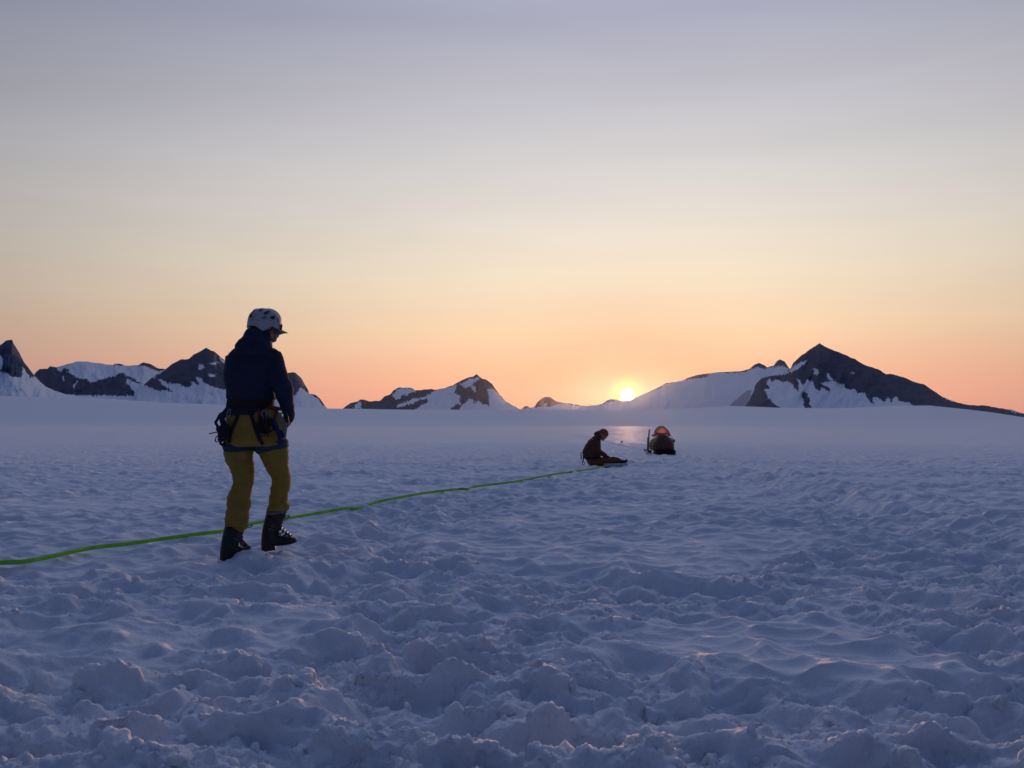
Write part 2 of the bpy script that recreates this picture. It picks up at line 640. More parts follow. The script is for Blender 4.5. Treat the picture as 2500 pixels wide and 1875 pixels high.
def ground_height(x, y):
    r = np.hypot(x, y)
    z = base_height(x, y)
    zb = z.copy()
    m = rough_mask(x, y)
    m = np.clip(m * (1.0 + 0.5 * fbm(x / 0.7, y / 0.7, 2, 31)), 0, 1.1)
    # sun cups and wind ripples
    wxx = x + 0.08 * perlin(x / 0.5, y / 0.5, 41)
    wyy = y + 0.08 * perlin(x / 0.5, y / 0.5, 42)
    cup = worley(wxx / 0.38, wyy / 0.24, 43)
    cup2 = worley(wxx / 0.19 + 3, wyy / 0.11, 44)
    fade = sstep(75, 30, r)
    amp = 0.75 + 0.5 * perlin(x / 2.1, y / 1.7, 45)
    rip = (1 + 0.45 * sstep(5, 9, r)) * fade * amp * (0.095 * (np.minimum(cup, 0.6) - 0.25) + 0.036 * (np.minimum(cup2, 0.6) - 0.25))
    z = z + rip
    far = sstep(12, 35, r) * sstep(500, 250, r)
    z = z + far * (0.034 * fbm(x / 0.9, y / 0.55, 4, 46) + 0.022 * fbm(x / 3.1, y / 2.3, 2, 47))
    z = z + 0.05 * fbm(x / 5, y / 3, 3, 64) * sstep(30, 60, r) * sstep(600, 300, r)
    z = z + 0.13 * fbm(x / 14, y / 9, 4, 49) * sstep(40, 130, r) * sstep(900, 500, r)
    z = z + 0.020 * fbm(x / 1.5, y / 1.2, 3, 48) * sstep(60, 10, r)
    # foot holes and crumbs
    near = sstep(26, 16, r)
    t_ = foot_height(x, y)
    gr = 0.35 + 0.9 * np.clip(0.5 + 1.3 * fbm(x / 0.55, y / 0.55, 2, 58), 0, 1)
    cr = fbm(x / 0.12, y / 0.12, 2, 62, 0.5)
    f1 = fbm(x / 0.70, y / 0.42, 2, 50) + 0.12 * cr
    f2 = fbm(x / 0.42 + 4, y / 0.27, 2, 63) + 0.12 * cr
    t_ = t_ + near * m * (0.050 * sstep(-0.12, 0.08, f1) + 0.038 * sstep(0.10, 0.26, f1) + 0.034 * sstep(-0.05, 0.12, f2) - 0.075
                        + gr * 0.020 * (np.abs(perlin(x / 0.20, y / 0.20, 51)) * 1.6 - 0.4))
    t_ = np.where(t_ > 0.03, 0.03 + (t_ - 0.03) * 0.6, t_)
    z = z + t_
    z = z + sstep(15, 30, r) * sstep(60, 30, r) * m * 0.03 * fbm(x / 0.5, y / 0.5, 3, 57)
    for fx, fy, fz, fr in FEET:
        w_ = np.exp(-(((x - fx) ** 2 + (y - fy) ** 2) / fr ** 2) ** 1.5)
        z = z * (1 - w_) + (fz + 0.2 * (z - zb)) * w_
    # machine tracks
    for k, tr in enumerate(TRACKS):
        d = line_dist(x, y, tr)
        w = 0.28 if k < 2 else 0.35
        g_ = -0.05 * sstep(w, w * 0.55, d) + 0.05 * np.exp(-((d - w * 1.3) / 0.13) ** 2) * (0.6 + 0.9 * perlin(x / 0.4, y / 0.4, 61))
        z = z + g_ * sstep(140, 90, r)
    return z, m, t_ + rip


LEAN = 0.6


def build_snow():
    th_dense = np.arange(-R(33.5), R(33.5), 0.00145)
    th_mid = np.arange(R(33.5), R(62), 0.008)
    th_co = np.arange(R(62), R(180), 0.06)
    pos = np.concatenate([th_mid, th_co])
    th = np.concatenate([-pos[::-1], th_dense, pos])
    rs = [0.02]
    while rs[-1] < 8600:
        r = rs[-1]
        st = 0.25 if r < 0.5 else 0.06 if r < 1.2 else 0.0022 if r < 12 else 0.0038 if r < 60 else 0.0055 if r < 400 else 0.012 if r < 1000 else 0.06
        rs.append(r * (1 + st))
    rs = np.array(rs)
    TH, RR = np.meshgrid(th, rs)
    x, y = RR * np.sin(TH), RR * np.cos(TH)
    z, m, t_ = ground_height(x.ravel(), y.ravel())
    z = z.reshape(x.shape)
    t_ = t_.reshape(x.shape)
    m = m.reshape(x.shape)
    # crumbly crust: push the surface out along its own normal with solid noise
    # the crust leans: fronts steep, backs drawn out
    V = np.stack([x, y - LEAN * t_ * (RR > 1.0) * sstep(40, 20, RR), z], -1)
    du = np.gradient(V, axis=1)
    dv = np.gradient(V, axis=0)
    N = np.cross(du, dv)
    N /= np.linalg.norm(N, axis=-1, keepdims=True) + 1e-12
    N *= np.sign(N[..., 2:3])
    nr = (0.10 + 0.9 * np.clip(m, 0, 1)) * sstep(20, 10, RR) * sstep(1.0, 1.3, RR) * (np.abs(TH) < R(34))
    sel = nr > 0.01
    p = V[sel]
    w = 0.35 + 0.9 * np.clip(0.5 + 1.4 * fbm(p[:, 0] / 0.5, p[:, 1] / 0.5, 2, 58), 0, 1)
    d = np.zeros(len(p))
    for lam, amp, sd_ in ((0.15, 0.020, 81), (0.075, 0.014, 83), (0.036, 0.0105, 85), (0.018, 0.0065, 87)):
        d += amp * (np.abs(perlin3(p / lam, sd_)) * 2.0 - 0.45)
    steep = 0.35 + 0.65 * sstep(0.25, 0.75, N[sel][:, 2])
    V[sel] = p + N[sel] * (d * w * nr[sel] * steep)[:, None]
    o = grid_mesh("snow_field", V, len(th), len(rs), M_SNOW, wrap_u=True)
    # close the hole under the camera
    tag(o, kind='structure')
    return th, rs, z, t_


TH_, RS_, ZG_, TG_ = build_snow()


def _grid(Q, x, y):
    r, a = math.hypot(x, y), math.atan2(x, y)
    i = min(max(np.searchsorted(RS_, r) - 1, 0), len(RS_) - 2)
    j = min(max(np.searchsorted(TH_, a) - 1, 0), len(TH_) - 2)
    u = (a - TH_[j]) / (TH_[j + 1] - TH_[j])
    v = (r - RS_[i]) / (RS_[i + 1] - RS_[i])
    return float((Q[i, j] * (1 - u) + Q[i, j + 1] * u) * (1 - v) + (Q[i + 1, j] * (1 - u) + Q[i + 1, j + 1] * u) * v)


def gz(x, y):
    """height of the built snow at a point"""
    ys = y
    for _ in range(4):
        ys = y + LEAN * _grid(TG_, x, ys) * float(sstep(40, 20, math.hypot(x, ys)))
    return _grid(ZG_, x, ys)


# ------------------------------------------------------------------ mountains
def c4(*p):
    return [(a / 2.698, 800 + b / 2.698) for a, b in p]


def c5(*p):
    return [(800 + a / 2.698, 860 + b / 2.698) for a, b in p]


def c6(*p):
    return [(1550 + a / 2.3284, 800 + b / 2.3284) for a, b in p]


def mountain(name, sil, dist, base_y, polys, default, seed, depth=0.22, step=1.6, rows=110, jag=1.3, relief=0.035, dome=0.0):
    """a massif whose ridge stands at `dist`; its face runs forward and down to base_y, its back falls away behind.
    polys: (outline on the face, 1 rock / 0 snow), later ones on top"""
    sil = np.array(sorted(sil), float)
    xs = np.arange(sil[0, 0], sil[-1, 0] + step, step)
    ys = np.interp(xs, sil[:, 0], sil[:, 1])
    edge = np.minimum(1, np.minimum(xs - xs[0], xs[-1] - xs) / 12.0)
    ys = ys + jag * edge * (fbm(xs / 14, xs * 0 + seed, 4, seed) * 1.6)
    nv = rows
    v = np.linspace(0, 1, nv) ** 0.85
    XS = np.repeat(xs[None], nv, 0)
    base = np.full(xs.shape, base_y) if np.isscalar(base_y) else np.interp(xs, *zip(*base_y))
    base = np.maximum(base, ys + 2)
    YS = base[None] + (ys - base)[None] * v[:, None]
    # distance along each line of sight: the face leans back towards the ridge, cut by spurs and gullies
    lean = v[:, None] ** (1.0 + dome)
    D = dist * (1 - depth * (1 - lean))
    n = np.abs(fbm(XS / 60 + 0.5 * YS / 60, YS / 130, 4, seed + 3))
    n2 = fbm(XS / 18, YS / 30, 4, seed + 9)
    env = np.sin(np.pi * np.clip(v, 0, 1))[:, None] ** 0.5
    D = D * (1 + env * relief * (1.2 * n - 0.5 + 0.5 * n2))
    wx = XS + 3.5 * fbm(XS / 9, YS / 9, 3, seed + 20) + 3.0 * fbm(XS / 3.2, YS / 6, 2, seed + 24)
    wy = YS + 3.5 * fbm(XS / 9 + 31, YS / 9, 3, seed + 21) + 5.0 * fbm(XS / 3.0 + 31, YS / 14, 2, seed + 25)
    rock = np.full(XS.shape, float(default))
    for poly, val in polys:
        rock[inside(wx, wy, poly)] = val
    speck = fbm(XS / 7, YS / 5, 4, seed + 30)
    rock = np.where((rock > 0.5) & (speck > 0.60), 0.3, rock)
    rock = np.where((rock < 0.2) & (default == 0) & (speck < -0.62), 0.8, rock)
    a = (XS - CX) / F
    b_ = (CY - YS) / F
    cp, sp = math.cos(PITCH), math.sin(PITCH)
    yy, zz = cp - b_ * sp, sp + b_ * cp
    s = D / np.hypot(a, yy)
    V = np.stack([a * s, yy * s, CAM_H + zz * s], -1)
    # back of the massif
    ridge = V[-1]
    out = ridge[:, :2] / np.linalg.norm(ridge[:, :2], axis=1, keepdims=True)
    rows_b, rk_b = [], []
    for k in range(1, 9):
        f = k / 8.0
        zz_ = ridge[:, 2] * (1 - f) + (-80) * f
        off = (ridge[:, 2] + 80) * f * 1.6 * (1 + 0.2 * fbm(xs / 30, xs * 0 + k, 2, seed + 50))
        rows_b.append(np.concatenate([ridge[:, :2] + out * off[:, None], zz_[:, None]], 1))
        rk_b.append(rock[-1])
    # foot in front, down below the glacier
    foot = V[0].copy()
    foot[:, :2] *= 0.985
    foot[:, 2] = -80
    V = np.concatenate([foot[None], V, np.array(rows_b)], 0)
    rock = np.concatenate([rock[:1], rock, np.array(rk_b)], 0)
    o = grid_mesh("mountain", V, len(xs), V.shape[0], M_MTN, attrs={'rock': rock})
    tag(o, kind='structure')
    return o


# far left spire
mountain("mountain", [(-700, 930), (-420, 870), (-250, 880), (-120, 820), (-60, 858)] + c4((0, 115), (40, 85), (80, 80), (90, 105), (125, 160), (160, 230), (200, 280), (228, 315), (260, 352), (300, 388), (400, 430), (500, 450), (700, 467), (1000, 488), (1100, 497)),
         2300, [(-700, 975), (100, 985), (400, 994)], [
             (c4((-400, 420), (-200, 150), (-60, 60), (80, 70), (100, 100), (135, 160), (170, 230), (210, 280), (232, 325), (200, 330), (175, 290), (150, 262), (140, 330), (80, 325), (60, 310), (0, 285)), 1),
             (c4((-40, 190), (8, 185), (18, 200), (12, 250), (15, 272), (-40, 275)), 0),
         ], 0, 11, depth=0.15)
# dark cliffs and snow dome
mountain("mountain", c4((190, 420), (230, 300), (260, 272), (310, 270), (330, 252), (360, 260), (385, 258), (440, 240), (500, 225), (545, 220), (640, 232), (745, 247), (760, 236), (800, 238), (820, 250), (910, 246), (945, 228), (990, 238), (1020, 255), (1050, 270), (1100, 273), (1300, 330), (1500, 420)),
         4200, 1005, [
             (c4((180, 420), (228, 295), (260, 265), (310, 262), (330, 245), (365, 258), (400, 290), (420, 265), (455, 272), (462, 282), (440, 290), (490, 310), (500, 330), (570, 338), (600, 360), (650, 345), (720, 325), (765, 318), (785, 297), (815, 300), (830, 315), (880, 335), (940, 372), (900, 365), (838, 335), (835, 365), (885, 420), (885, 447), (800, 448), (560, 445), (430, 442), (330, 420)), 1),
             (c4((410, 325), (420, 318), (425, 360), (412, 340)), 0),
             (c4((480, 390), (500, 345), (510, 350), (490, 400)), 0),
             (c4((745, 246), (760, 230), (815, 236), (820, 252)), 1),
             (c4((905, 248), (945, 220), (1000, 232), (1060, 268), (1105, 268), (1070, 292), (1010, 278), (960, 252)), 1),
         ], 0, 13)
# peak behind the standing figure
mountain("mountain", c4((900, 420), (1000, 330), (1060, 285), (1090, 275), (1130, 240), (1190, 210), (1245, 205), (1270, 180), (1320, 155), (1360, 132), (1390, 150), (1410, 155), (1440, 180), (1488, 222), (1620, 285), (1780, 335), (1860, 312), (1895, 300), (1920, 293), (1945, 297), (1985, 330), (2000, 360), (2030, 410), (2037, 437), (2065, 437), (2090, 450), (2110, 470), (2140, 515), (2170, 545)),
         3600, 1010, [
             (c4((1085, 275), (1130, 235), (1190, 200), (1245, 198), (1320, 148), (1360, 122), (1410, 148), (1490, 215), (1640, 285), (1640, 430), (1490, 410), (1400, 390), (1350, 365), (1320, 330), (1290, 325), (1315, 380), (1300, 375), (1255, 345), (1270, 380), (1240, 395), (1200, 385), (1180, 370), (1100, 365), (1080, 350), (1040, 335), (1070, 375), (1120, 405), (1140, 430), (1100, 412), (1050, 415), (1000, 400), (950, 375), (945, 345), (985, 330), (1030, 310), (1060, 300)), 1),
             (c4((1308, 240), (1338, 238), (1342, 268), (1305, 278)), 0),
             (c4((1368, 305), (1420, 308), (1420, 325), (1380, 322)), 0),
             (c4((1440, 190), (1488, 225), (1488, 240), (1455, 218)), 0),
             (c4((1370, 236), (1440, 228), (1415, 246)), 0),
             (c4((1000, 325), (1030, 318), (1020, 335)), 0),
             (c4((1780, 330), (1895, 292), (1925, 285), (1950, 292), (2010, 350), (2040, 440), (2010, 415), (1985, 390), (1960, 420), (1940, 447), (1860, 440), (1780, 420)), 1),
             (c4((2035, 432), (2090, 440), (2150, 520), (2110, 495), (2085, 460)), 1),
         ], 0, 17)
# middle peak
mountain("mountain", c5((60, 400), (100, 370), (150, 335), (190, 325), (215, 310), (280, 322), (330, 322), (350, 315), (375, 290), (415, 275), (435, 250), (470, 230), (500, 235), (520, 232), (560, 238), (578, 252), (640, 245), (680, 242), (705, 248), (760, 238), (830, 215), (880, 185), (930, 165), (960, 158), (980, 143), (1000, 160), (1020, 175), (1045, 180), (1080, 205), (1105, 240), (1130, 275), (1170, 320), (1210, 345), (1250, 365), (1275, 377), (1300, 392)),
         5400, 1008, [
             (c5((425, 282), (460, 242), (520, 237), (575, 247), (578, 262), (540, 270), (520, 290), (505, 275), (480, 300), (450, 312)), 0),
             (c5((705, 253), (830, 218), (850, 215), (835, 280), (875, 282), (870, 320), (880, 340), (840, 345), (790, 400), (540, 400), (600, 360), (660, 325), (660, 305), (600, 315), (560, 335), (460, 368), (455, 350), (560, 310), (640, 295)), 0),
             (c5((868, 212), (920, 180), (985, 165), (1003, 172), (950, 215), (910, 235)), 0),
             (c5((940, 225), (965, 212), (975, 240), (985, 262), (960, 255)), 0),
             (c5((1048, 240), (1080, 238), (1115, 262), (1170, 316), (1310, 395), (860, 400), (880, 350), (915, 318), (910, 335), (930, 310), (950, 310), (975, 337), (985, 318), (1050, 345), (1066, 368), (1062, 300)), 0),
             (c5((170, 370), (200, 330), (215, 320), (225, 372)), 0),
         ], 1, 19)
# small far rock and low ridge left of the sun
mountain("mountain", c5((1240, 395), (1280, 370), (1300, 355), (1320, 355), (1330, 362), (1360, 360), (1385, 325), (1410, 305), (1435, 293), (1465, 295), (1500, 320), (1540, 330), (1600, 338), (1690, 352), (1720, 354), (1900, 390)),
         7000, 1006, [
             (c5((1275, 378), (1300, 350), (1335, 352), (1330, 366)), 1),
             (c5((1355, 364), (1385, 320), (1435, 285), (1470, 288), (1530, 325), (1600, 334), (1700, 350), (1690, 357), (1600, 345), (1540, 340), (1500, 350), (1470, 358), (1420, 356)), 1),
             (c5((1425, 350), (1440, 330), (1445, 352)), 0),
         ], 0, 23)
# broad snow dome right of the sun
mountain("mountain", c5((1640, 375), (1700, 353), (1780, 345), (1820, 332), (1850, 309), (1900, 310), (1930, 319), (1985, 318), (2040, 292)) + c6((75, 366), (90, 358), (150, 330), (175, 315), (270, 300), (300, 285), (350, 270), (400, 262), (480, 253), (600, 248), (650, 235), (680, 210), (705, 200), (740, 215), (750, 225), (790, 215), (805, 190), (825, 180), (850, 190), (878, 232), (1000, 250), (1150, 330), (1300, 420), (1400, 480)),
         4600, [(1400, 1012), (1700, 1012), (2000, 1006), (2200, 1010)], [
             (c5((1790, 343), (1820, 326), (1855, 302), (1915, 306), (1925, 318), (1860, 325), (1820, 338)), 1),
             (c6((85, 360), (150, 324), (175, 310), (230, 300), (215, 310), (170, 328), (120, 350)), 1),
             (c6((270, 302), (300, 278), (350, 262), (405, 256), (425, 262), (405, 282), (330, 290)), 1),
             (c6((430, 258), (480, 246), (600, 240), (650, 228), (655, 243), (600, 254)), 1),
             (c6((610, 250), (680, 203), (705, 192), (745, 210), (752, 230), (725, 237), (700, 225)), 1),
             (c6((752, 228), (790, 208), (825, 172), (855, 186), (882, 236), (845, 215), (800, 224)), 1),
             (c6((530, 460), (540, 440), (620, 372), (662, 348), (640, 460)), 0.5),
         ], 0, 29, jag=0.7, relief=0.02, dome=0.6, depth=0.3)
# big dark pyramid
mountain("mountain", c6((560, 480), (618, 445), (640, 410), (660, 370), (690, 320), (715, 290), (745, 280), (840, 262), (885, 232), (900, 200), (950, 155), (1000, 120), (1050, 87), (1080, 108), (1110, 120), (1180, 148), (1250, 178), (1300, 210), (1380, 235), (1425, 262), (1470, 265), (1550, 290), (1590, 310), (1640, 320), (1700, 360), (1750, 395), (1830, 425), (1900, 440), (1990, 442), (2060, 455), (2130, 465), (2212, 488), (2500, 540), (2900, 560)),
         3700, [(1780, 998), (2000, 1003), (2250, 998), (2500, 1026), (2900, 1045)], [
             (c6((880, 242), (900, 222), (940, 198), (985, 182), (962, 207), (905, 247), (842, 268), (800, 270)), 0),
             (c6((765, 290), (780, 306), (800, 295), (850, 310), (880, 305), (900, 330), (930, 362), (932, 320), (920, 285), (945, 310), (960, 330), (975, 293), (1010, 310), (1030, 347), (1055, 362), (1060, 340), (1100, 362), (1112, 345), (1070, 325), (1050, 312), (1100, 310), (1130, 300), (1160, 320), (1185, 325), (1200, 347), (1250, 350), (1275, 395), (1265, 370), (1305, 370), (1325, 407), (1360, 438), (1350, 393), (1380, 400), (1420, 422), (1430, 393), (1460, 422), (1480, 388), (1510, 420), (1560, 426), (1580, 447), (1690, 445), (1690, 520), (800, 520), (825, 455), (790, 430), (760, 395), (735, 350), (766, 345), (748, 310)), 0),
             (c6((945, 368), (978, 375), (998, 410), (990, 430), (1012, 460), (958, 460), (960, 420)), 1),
             (c6((1012, 230), (1040, 235), (1042, 272), (1022, 268)), 0),
             (c6((1088, 262), (1102, 265), (1125, 300), (1105, 300)), 0),
             (c6((1222, 262), (1245, 245), (1250, 262)), 0),
             (c6((1745, 392), (1830, 420), (1810, 421), (1760, 402)), 0),
             (c6((2110, 462), (2212, 486), (2212, 490), (2150, 478)), 0),
         ], 1, 37)
# ------------------------------------------------------------------ part builder
class Part:
    """collects lofts, tubes, boxes and ellipsoids and links them as ONE mesh object"""

    def __init__(self):
        self.v, self.f = [], []

    def _add(self, vs, fs):
        o = len(self.v)
        self.v += [tuple(v) for v in vs]
        self.f += [tuple(i + o for i in f) for f in fs]
        return self

    def rings(self, rings, cap=True, closed=False):
        n = len(rings[0])
        vs = [p for r in rings for p in r]
        fs = []
        m = len(rings)
        for i in range(m if closed else m - 1):
            a, b = i * n, ((i + 1) % m) * n
            for k in range(n):
                fs.append((a + k, a + (k + 1) % n, b + (k + 1) % n, b + k))
        if cap and not closed:
            for base, r, flip in ((0, rings[0], True), ((m - 1) * n, rings[-1], False)):
                c = sum((Vector(p) for p in r), Vector()) / n
                ci = len(vs)
                vs.append(c)
                for k in range(n):
                    t_ = (base + k, base + (k + 1) % n, ci)
                    fs.append(t_[::-1] if flip else t_)
        return self._add(vs, fs)

    def loft(self, secs, n=28, e=2.0, cap=True):
        """secs: (centre, half axis a, half axis b)"""
        rg = []
        for c, a, b in secs:
            c, a, b = Vector(c), Vector(a), Vector(b)
            r = []
            for k in range(n):
                t_ = 2 * math.pi * k / n
                ct, st = math.cos(t_), math.sin(t_)
                ct = math.copysign(abs(ct) ** (2 / e), ct)
                st = math.copysign(abs(st) ** (2 / e), st)
                r.append(c + a * ct + b * st)
            rg.append(r)
        return self.rings(rg, cap)

    def tube(self, pts, rad, n=10, flat=None, up=(0, 0, 1), round_ends=True, closed=False):
        """rad: number or list; flat: (width factor, thickness factor) relative to `up`"""
        pts = [Vector(p) for p in pts]
        m = len(pts)
        rad = [rad] * m if isinstance(rad, (int, float)) else list(rad)
        rg = []
        prev = None
        frames = []
        for i in range(m):
            if closed:
                tg = pts[(i + 1) % m] - pts[i - 1]
            else:
                tg = pts[min(i + 1, m - 1)] - pts[max(i - 1, 0)]
            tg.normalize()
            if flat:
                s_ = tg.cross(Vector(up))
                if s_.length < 1e-4:
                    s_ = tg.orthogonal()
                s_.normalize()
            elif prev is None:
                s_ = tg.orthogonal().normalized()
            else:
                s_ = (prev - tg * prev.dot(tg)).normalized()
            prev = s_
            frames.append((tg, s_, s_.cross(tg).normalized()))
        fw, ft = flat if flat else (1, 1)

        def ring(c, s_, u_, r):
            return [c + s_ * (r * fw * math.cos(2 * math.pi * k / n)) + u_ * (r * ft * math.sin(2 * math.pi * k / n)) for k in range(n)]
        if round_ends and not closed:
            tg, s_, u_ = frames[0]
            for q in (0.02, 0.38, 0.71, 0.92):
                rg.append(ring(pts[0] - tg * rad[0] * ft * math.sqrt(1 - q * q), s_, u_, rad[0] * q))
        for i in range(m):
            rg.append(ring(pts[i], frames[i][1], frames[i][2], rad[i]))
        if round_ends and not closed:
            tg, s_, u_ = frames[-1]
            for q in (0.92, 0.71, 0.38, 0.02):
                rg.append(ring(pts[-1] + tg * rad[-1] * ft * math.sqrt(1 - q * q), s_, u_, rad[-1] * q))
        return self.rings(rg, True, closed)

    def ell(self, c, r, axes=None, n=24, m=16):
        c = Vector(c)
        ax = [Vector(a) for a in axes] if axes else [Vector((1, 0, 0)), Vector((0, 1, 0)), Vector((0, 0, 1))]
        rg = []
        for j in range(m + 1):
            ph = -math.pi / 2 + math.pi * j / m
            cp_, sp_ = max(math.cos(ph), 0.01), math.sin(ph)
            rg.append([c + ax[0] * (r[0] * cp_ * math.cos(2 * math.pi * k / n)) + ax[1] * (r[1] * cp_ * math.sin(2 * math.pi * k / n)) + ax[2] * (r[2] * sp_) for k in range(n)])
        return self.rings(rg)

    def box(self, c, half, axes=None, bev=0.0):
        c = Vector(c)
        ax = [Vector(a) for a in axes] if axes else [Vector((1, 0, 0)), Vector((0, 1, 0)), Vector((0, 0, 1))]
        bm = bmesh.new()
        bmesh.ops.create_cube(bm, size=2)
        for v in bm.verts:
            v.co = Vector((v.co.x * half[0], v.co.y * half[1], v.co.z * half[2]))
        if bev:
            bmesh.ops.bevel(bm, geom=bm.edges[:], offset=bev, segments=2, affect='EDGES', profile=0.6)
        bm.verts.index_update()
        vs = [c + ax[0] * v.co.x + ax[1] * v.co.y + ax[2] * v.co.z for v in bm.verts]
        fs = [[v.index for v in f.verts] for f in bm.faces]
        bm.free()
        return self._add(vs, fs)

    def mesh(self, name, origin=(0, 0, 0)):
        me = bpy.data.meshes.new(name)
        o = Vector(origin)
        me.from_pydata([Vector(v) - o for v in self.v], [], self.f)
        bm = bmesh.new()
        bm.from_mesh(me)
        bmesh.ops.recalc_face_normals(bm, faces=bm.faces[:])
        bm.to_mesh(me)
        bm.free()
        return me

    def build(self, name, material, parent=None, origin=(0, 0, 0), smooth=True, fuse=0.0, iters=4, wrinkle=None, auto=None):
        me = self.mesh(name, origin)
        if fuse:
            tmp = bpy.data.objects.new("tmp", me)
            col.objects.link(tmp)
            rm = tmp.modifiers.new("r", 'REMESH')
            rm.mode = 'VOXEL'
            rm.voxel_size = fuse
            rm.use_smooth_shade = True
            if iters:
                sm = tmp.modifiers.new("s", 'SMOOTH')
                sm.factor = 0.5
                sm.iterations = iters
            dg = bpy.context.evaluated_depsgraph_get()
            dg.update()
            me2 = bpy.data.meshes.new_from_object(tmp.evaluated_get(dg))
            bpy.data.objects.remove(tmp)
            bpy.data.meshes.remove(me)
            me = me2
            me.name = name
        if wrinkle:
            n = len(me.vertices)
            co = np.empty(n * 3, np.float32)
            me.vertices.foreach_get('co', co)
            no = np.empty(n * 3, np.float32)
            me.vertices.foreach_get('normal', no)
            co, no = co.reshape(-1, 3).astype(float), no.reshape(-1, 3)
            d = np.zeros(n)
            for amp, scl, sd_ in wrinkle:
                d += amp * noise3(co, scl, sd_)
            co = co + no * d[:, None]
            me.vertices.foreach_set('co', co.astype(np.float32).ravel())
            me.update()
        me.materials.clear()
        me.materials.append(material)
        me.polygons.foreach_set('use_smooth', np.full(len(me.polygons), smooth))
        if smooth and auto:
            me.set_sharp_from_angle(angle=R(auto))
        o = bpy.data.objects.new(name, me)
        col.objects.link(o)
        if parent is not None:
            o.parent = parent
        return o


def W(px, py, Yd):
    """photograph pixel at distance Yd -> world"""
    dx, _, dz = pix_dir(px, py)
    return Vector((dx * Yd, Yd, CAM_H + dz * Yd))


def A(cx, cy, Yd):       # crop of the jacket
    return W(490 + cx / 4.878, 720 + cy / 4.878, Yd)


def B(cx, cy, Yd):       # crop of the legs
    return W(490 + cx / 3.770, 960 + cy / 3.770, Yd)


def G(cx, cy, Yd):       # crop of the harness
    return W(500 + cx / 9.2167, 960 + cy / 9.2167, Yd)


def row(fn, y, l, r, Yd, dep):
    p, q = fn(l, y, Yd), fn(r, y, Yd)
    return ((p + q) / 2, ((q - p).x / 2, 0, 0), (0, dep, 0))


class Surf:
    """finds where a pixel's ray meets given objects (for straps that lie on cloth)"""

    def __init__(self, *obs):
        self.t = []
        for o in obs:
            org = Vector((0, 0, 0))
            p = o
            while p is not None:
                org += p.location
                p = p.parent
            me = o.data
            self.t.append(BVHTree.FromPolygons([v.co + org for v in me.vertices], [tuple(p.vertices) for p in me.polygons]))

    def at(self, p, off=0.006):
        """p: a world point; slides it along the camera ray onto the surface"""
        c = Vector((0, 0, CAM_H))
        d = (p - c).normalized()
        best = None
        for t_ in self.t:
            h = t_.ray_cast(c, d)
            if h[0] is not None and (best is None or h[3] < best):
                best = h[3]
        if best is None:
            return p
        return c + d * (best - off)


def smooth_path(pts, n=6):
    """Catmull-Rom through the points"""
    P = [Vector(p) for p in pts]
    P = [P[0] * 2 - P[1]] + P + [P[-1] * 2 - P[-2]]
    out = []
    for i in range(1, len(P) - 2):
        for k in range(n):
            t_ = k / n
            a, b, c, d = P[i - 1], P[i], P[i + 1], P[i + 2]
            out.append(0.5 * ((2 * b) + (c - a) * t_ + (2 * a - 5 * b + 4 * c - d) * t_ * t_ + (3 * b - a - 3 * c + d) * t_ ** 3))
    out.append(P[-2])
    return out


# ------------------------------------------------------------------ cloth and gear materials
M_JACKET = mat("navy_shell_cloth", (0.0085, 0.017, 0.046), 0.8, 0.2, 18, 0.25, 350)
M_SHIRT = mat("dark_brown_cloth", (0.022, 0.015, 0.016), 0.9, 0.2, 30, 0.3, 400)
M_PANTS = mat("mustard_cloth", (0.26, 0.165, 0.028), 0.85, 0.12, 14, 0.3, 400)
M_TEAL = mat("teal_webbing", (0.014, 0.044, 0.066), 0.85, 0.15, 60, 0.3, 500)
M_BLUE = mat("blue_webbing", (0.008, 0.018, 0.10), 0.8, 0.15, 60, 0.3, 500)
M_NAVYW = mat("navy_webbing", (0.010, 0.014, 0.036), 0.8, 0.2, 60, 0.3, 500)
M_BLACKW = mat("black_webbing", (0.012, 0.011, 0.014), 0.8, 0.2, 60, 0.3, 500)
M_RED = mat("red_webbing", (0.11, 0.015, 0.013), 0.8, 0.15, 60, 0.3, 500)
M_WHITE_ROPE = mat("pale_cord", (0.20, 0.20, 0.18), 0.85, 0.2, 120, 0.5, 300)
M_STEEL = mat("bright_metal", (0.20, 0.20, 0.21), 0.4, 0.08, 30, 0, 1, 1.0)
M_DULLM = mat("dull_metal", (0.07, 0.07, 0.075), 0.8, 0.2, 60, 0, 1, 0.0, 0.2)
M_DARKMETAL = mat("dark_metal", (0.05, 0.05, 0.06), 0.4, 0.1, 30, 0, 1, 0.8)
M_SKIN = mat("skin", (0.36, 0.20, 0.14), 0.55, 0.08, 25, 0.1, 300)
M_HAIR = mat("brown_hair", (0.10, 0.06, 0.035), 0.7, 0.3, 90, 0.4, 300)
M_HELMET = mat("white_helmet_shell", (0.32, 0.34, 0.37), 0.5, 0.05, 12, 0, 1, 0, 0.5)
M_BLACKP = mat("black_plastic", (0.014, 0.014, 0.018), 0.45, 0.15, 30, 0, 1, 0, 0.5)
M_BOOT = mat("black_boot_plastic", (0.009, 0.010, 0.014), 0.5, 0.15, 20, 0.1, 120, 0, 0.4)
M_GREYFELT = mat("grey_felt", (0.15, 0.15, 0.17), 0.95, 0.15, 80, 0.3, 400)
M_GREYMARK = mat("grey_print", (0.14, 0.145, 0.15), 0.8, 0.05, 30)
M_GREEN = mat("green_webbing", (0.24, 0.56, 0.05), 0.8, 0.2, 90, 0.35, 500)

# ------------------------------------------------------------------ head, hands (shared by both people)


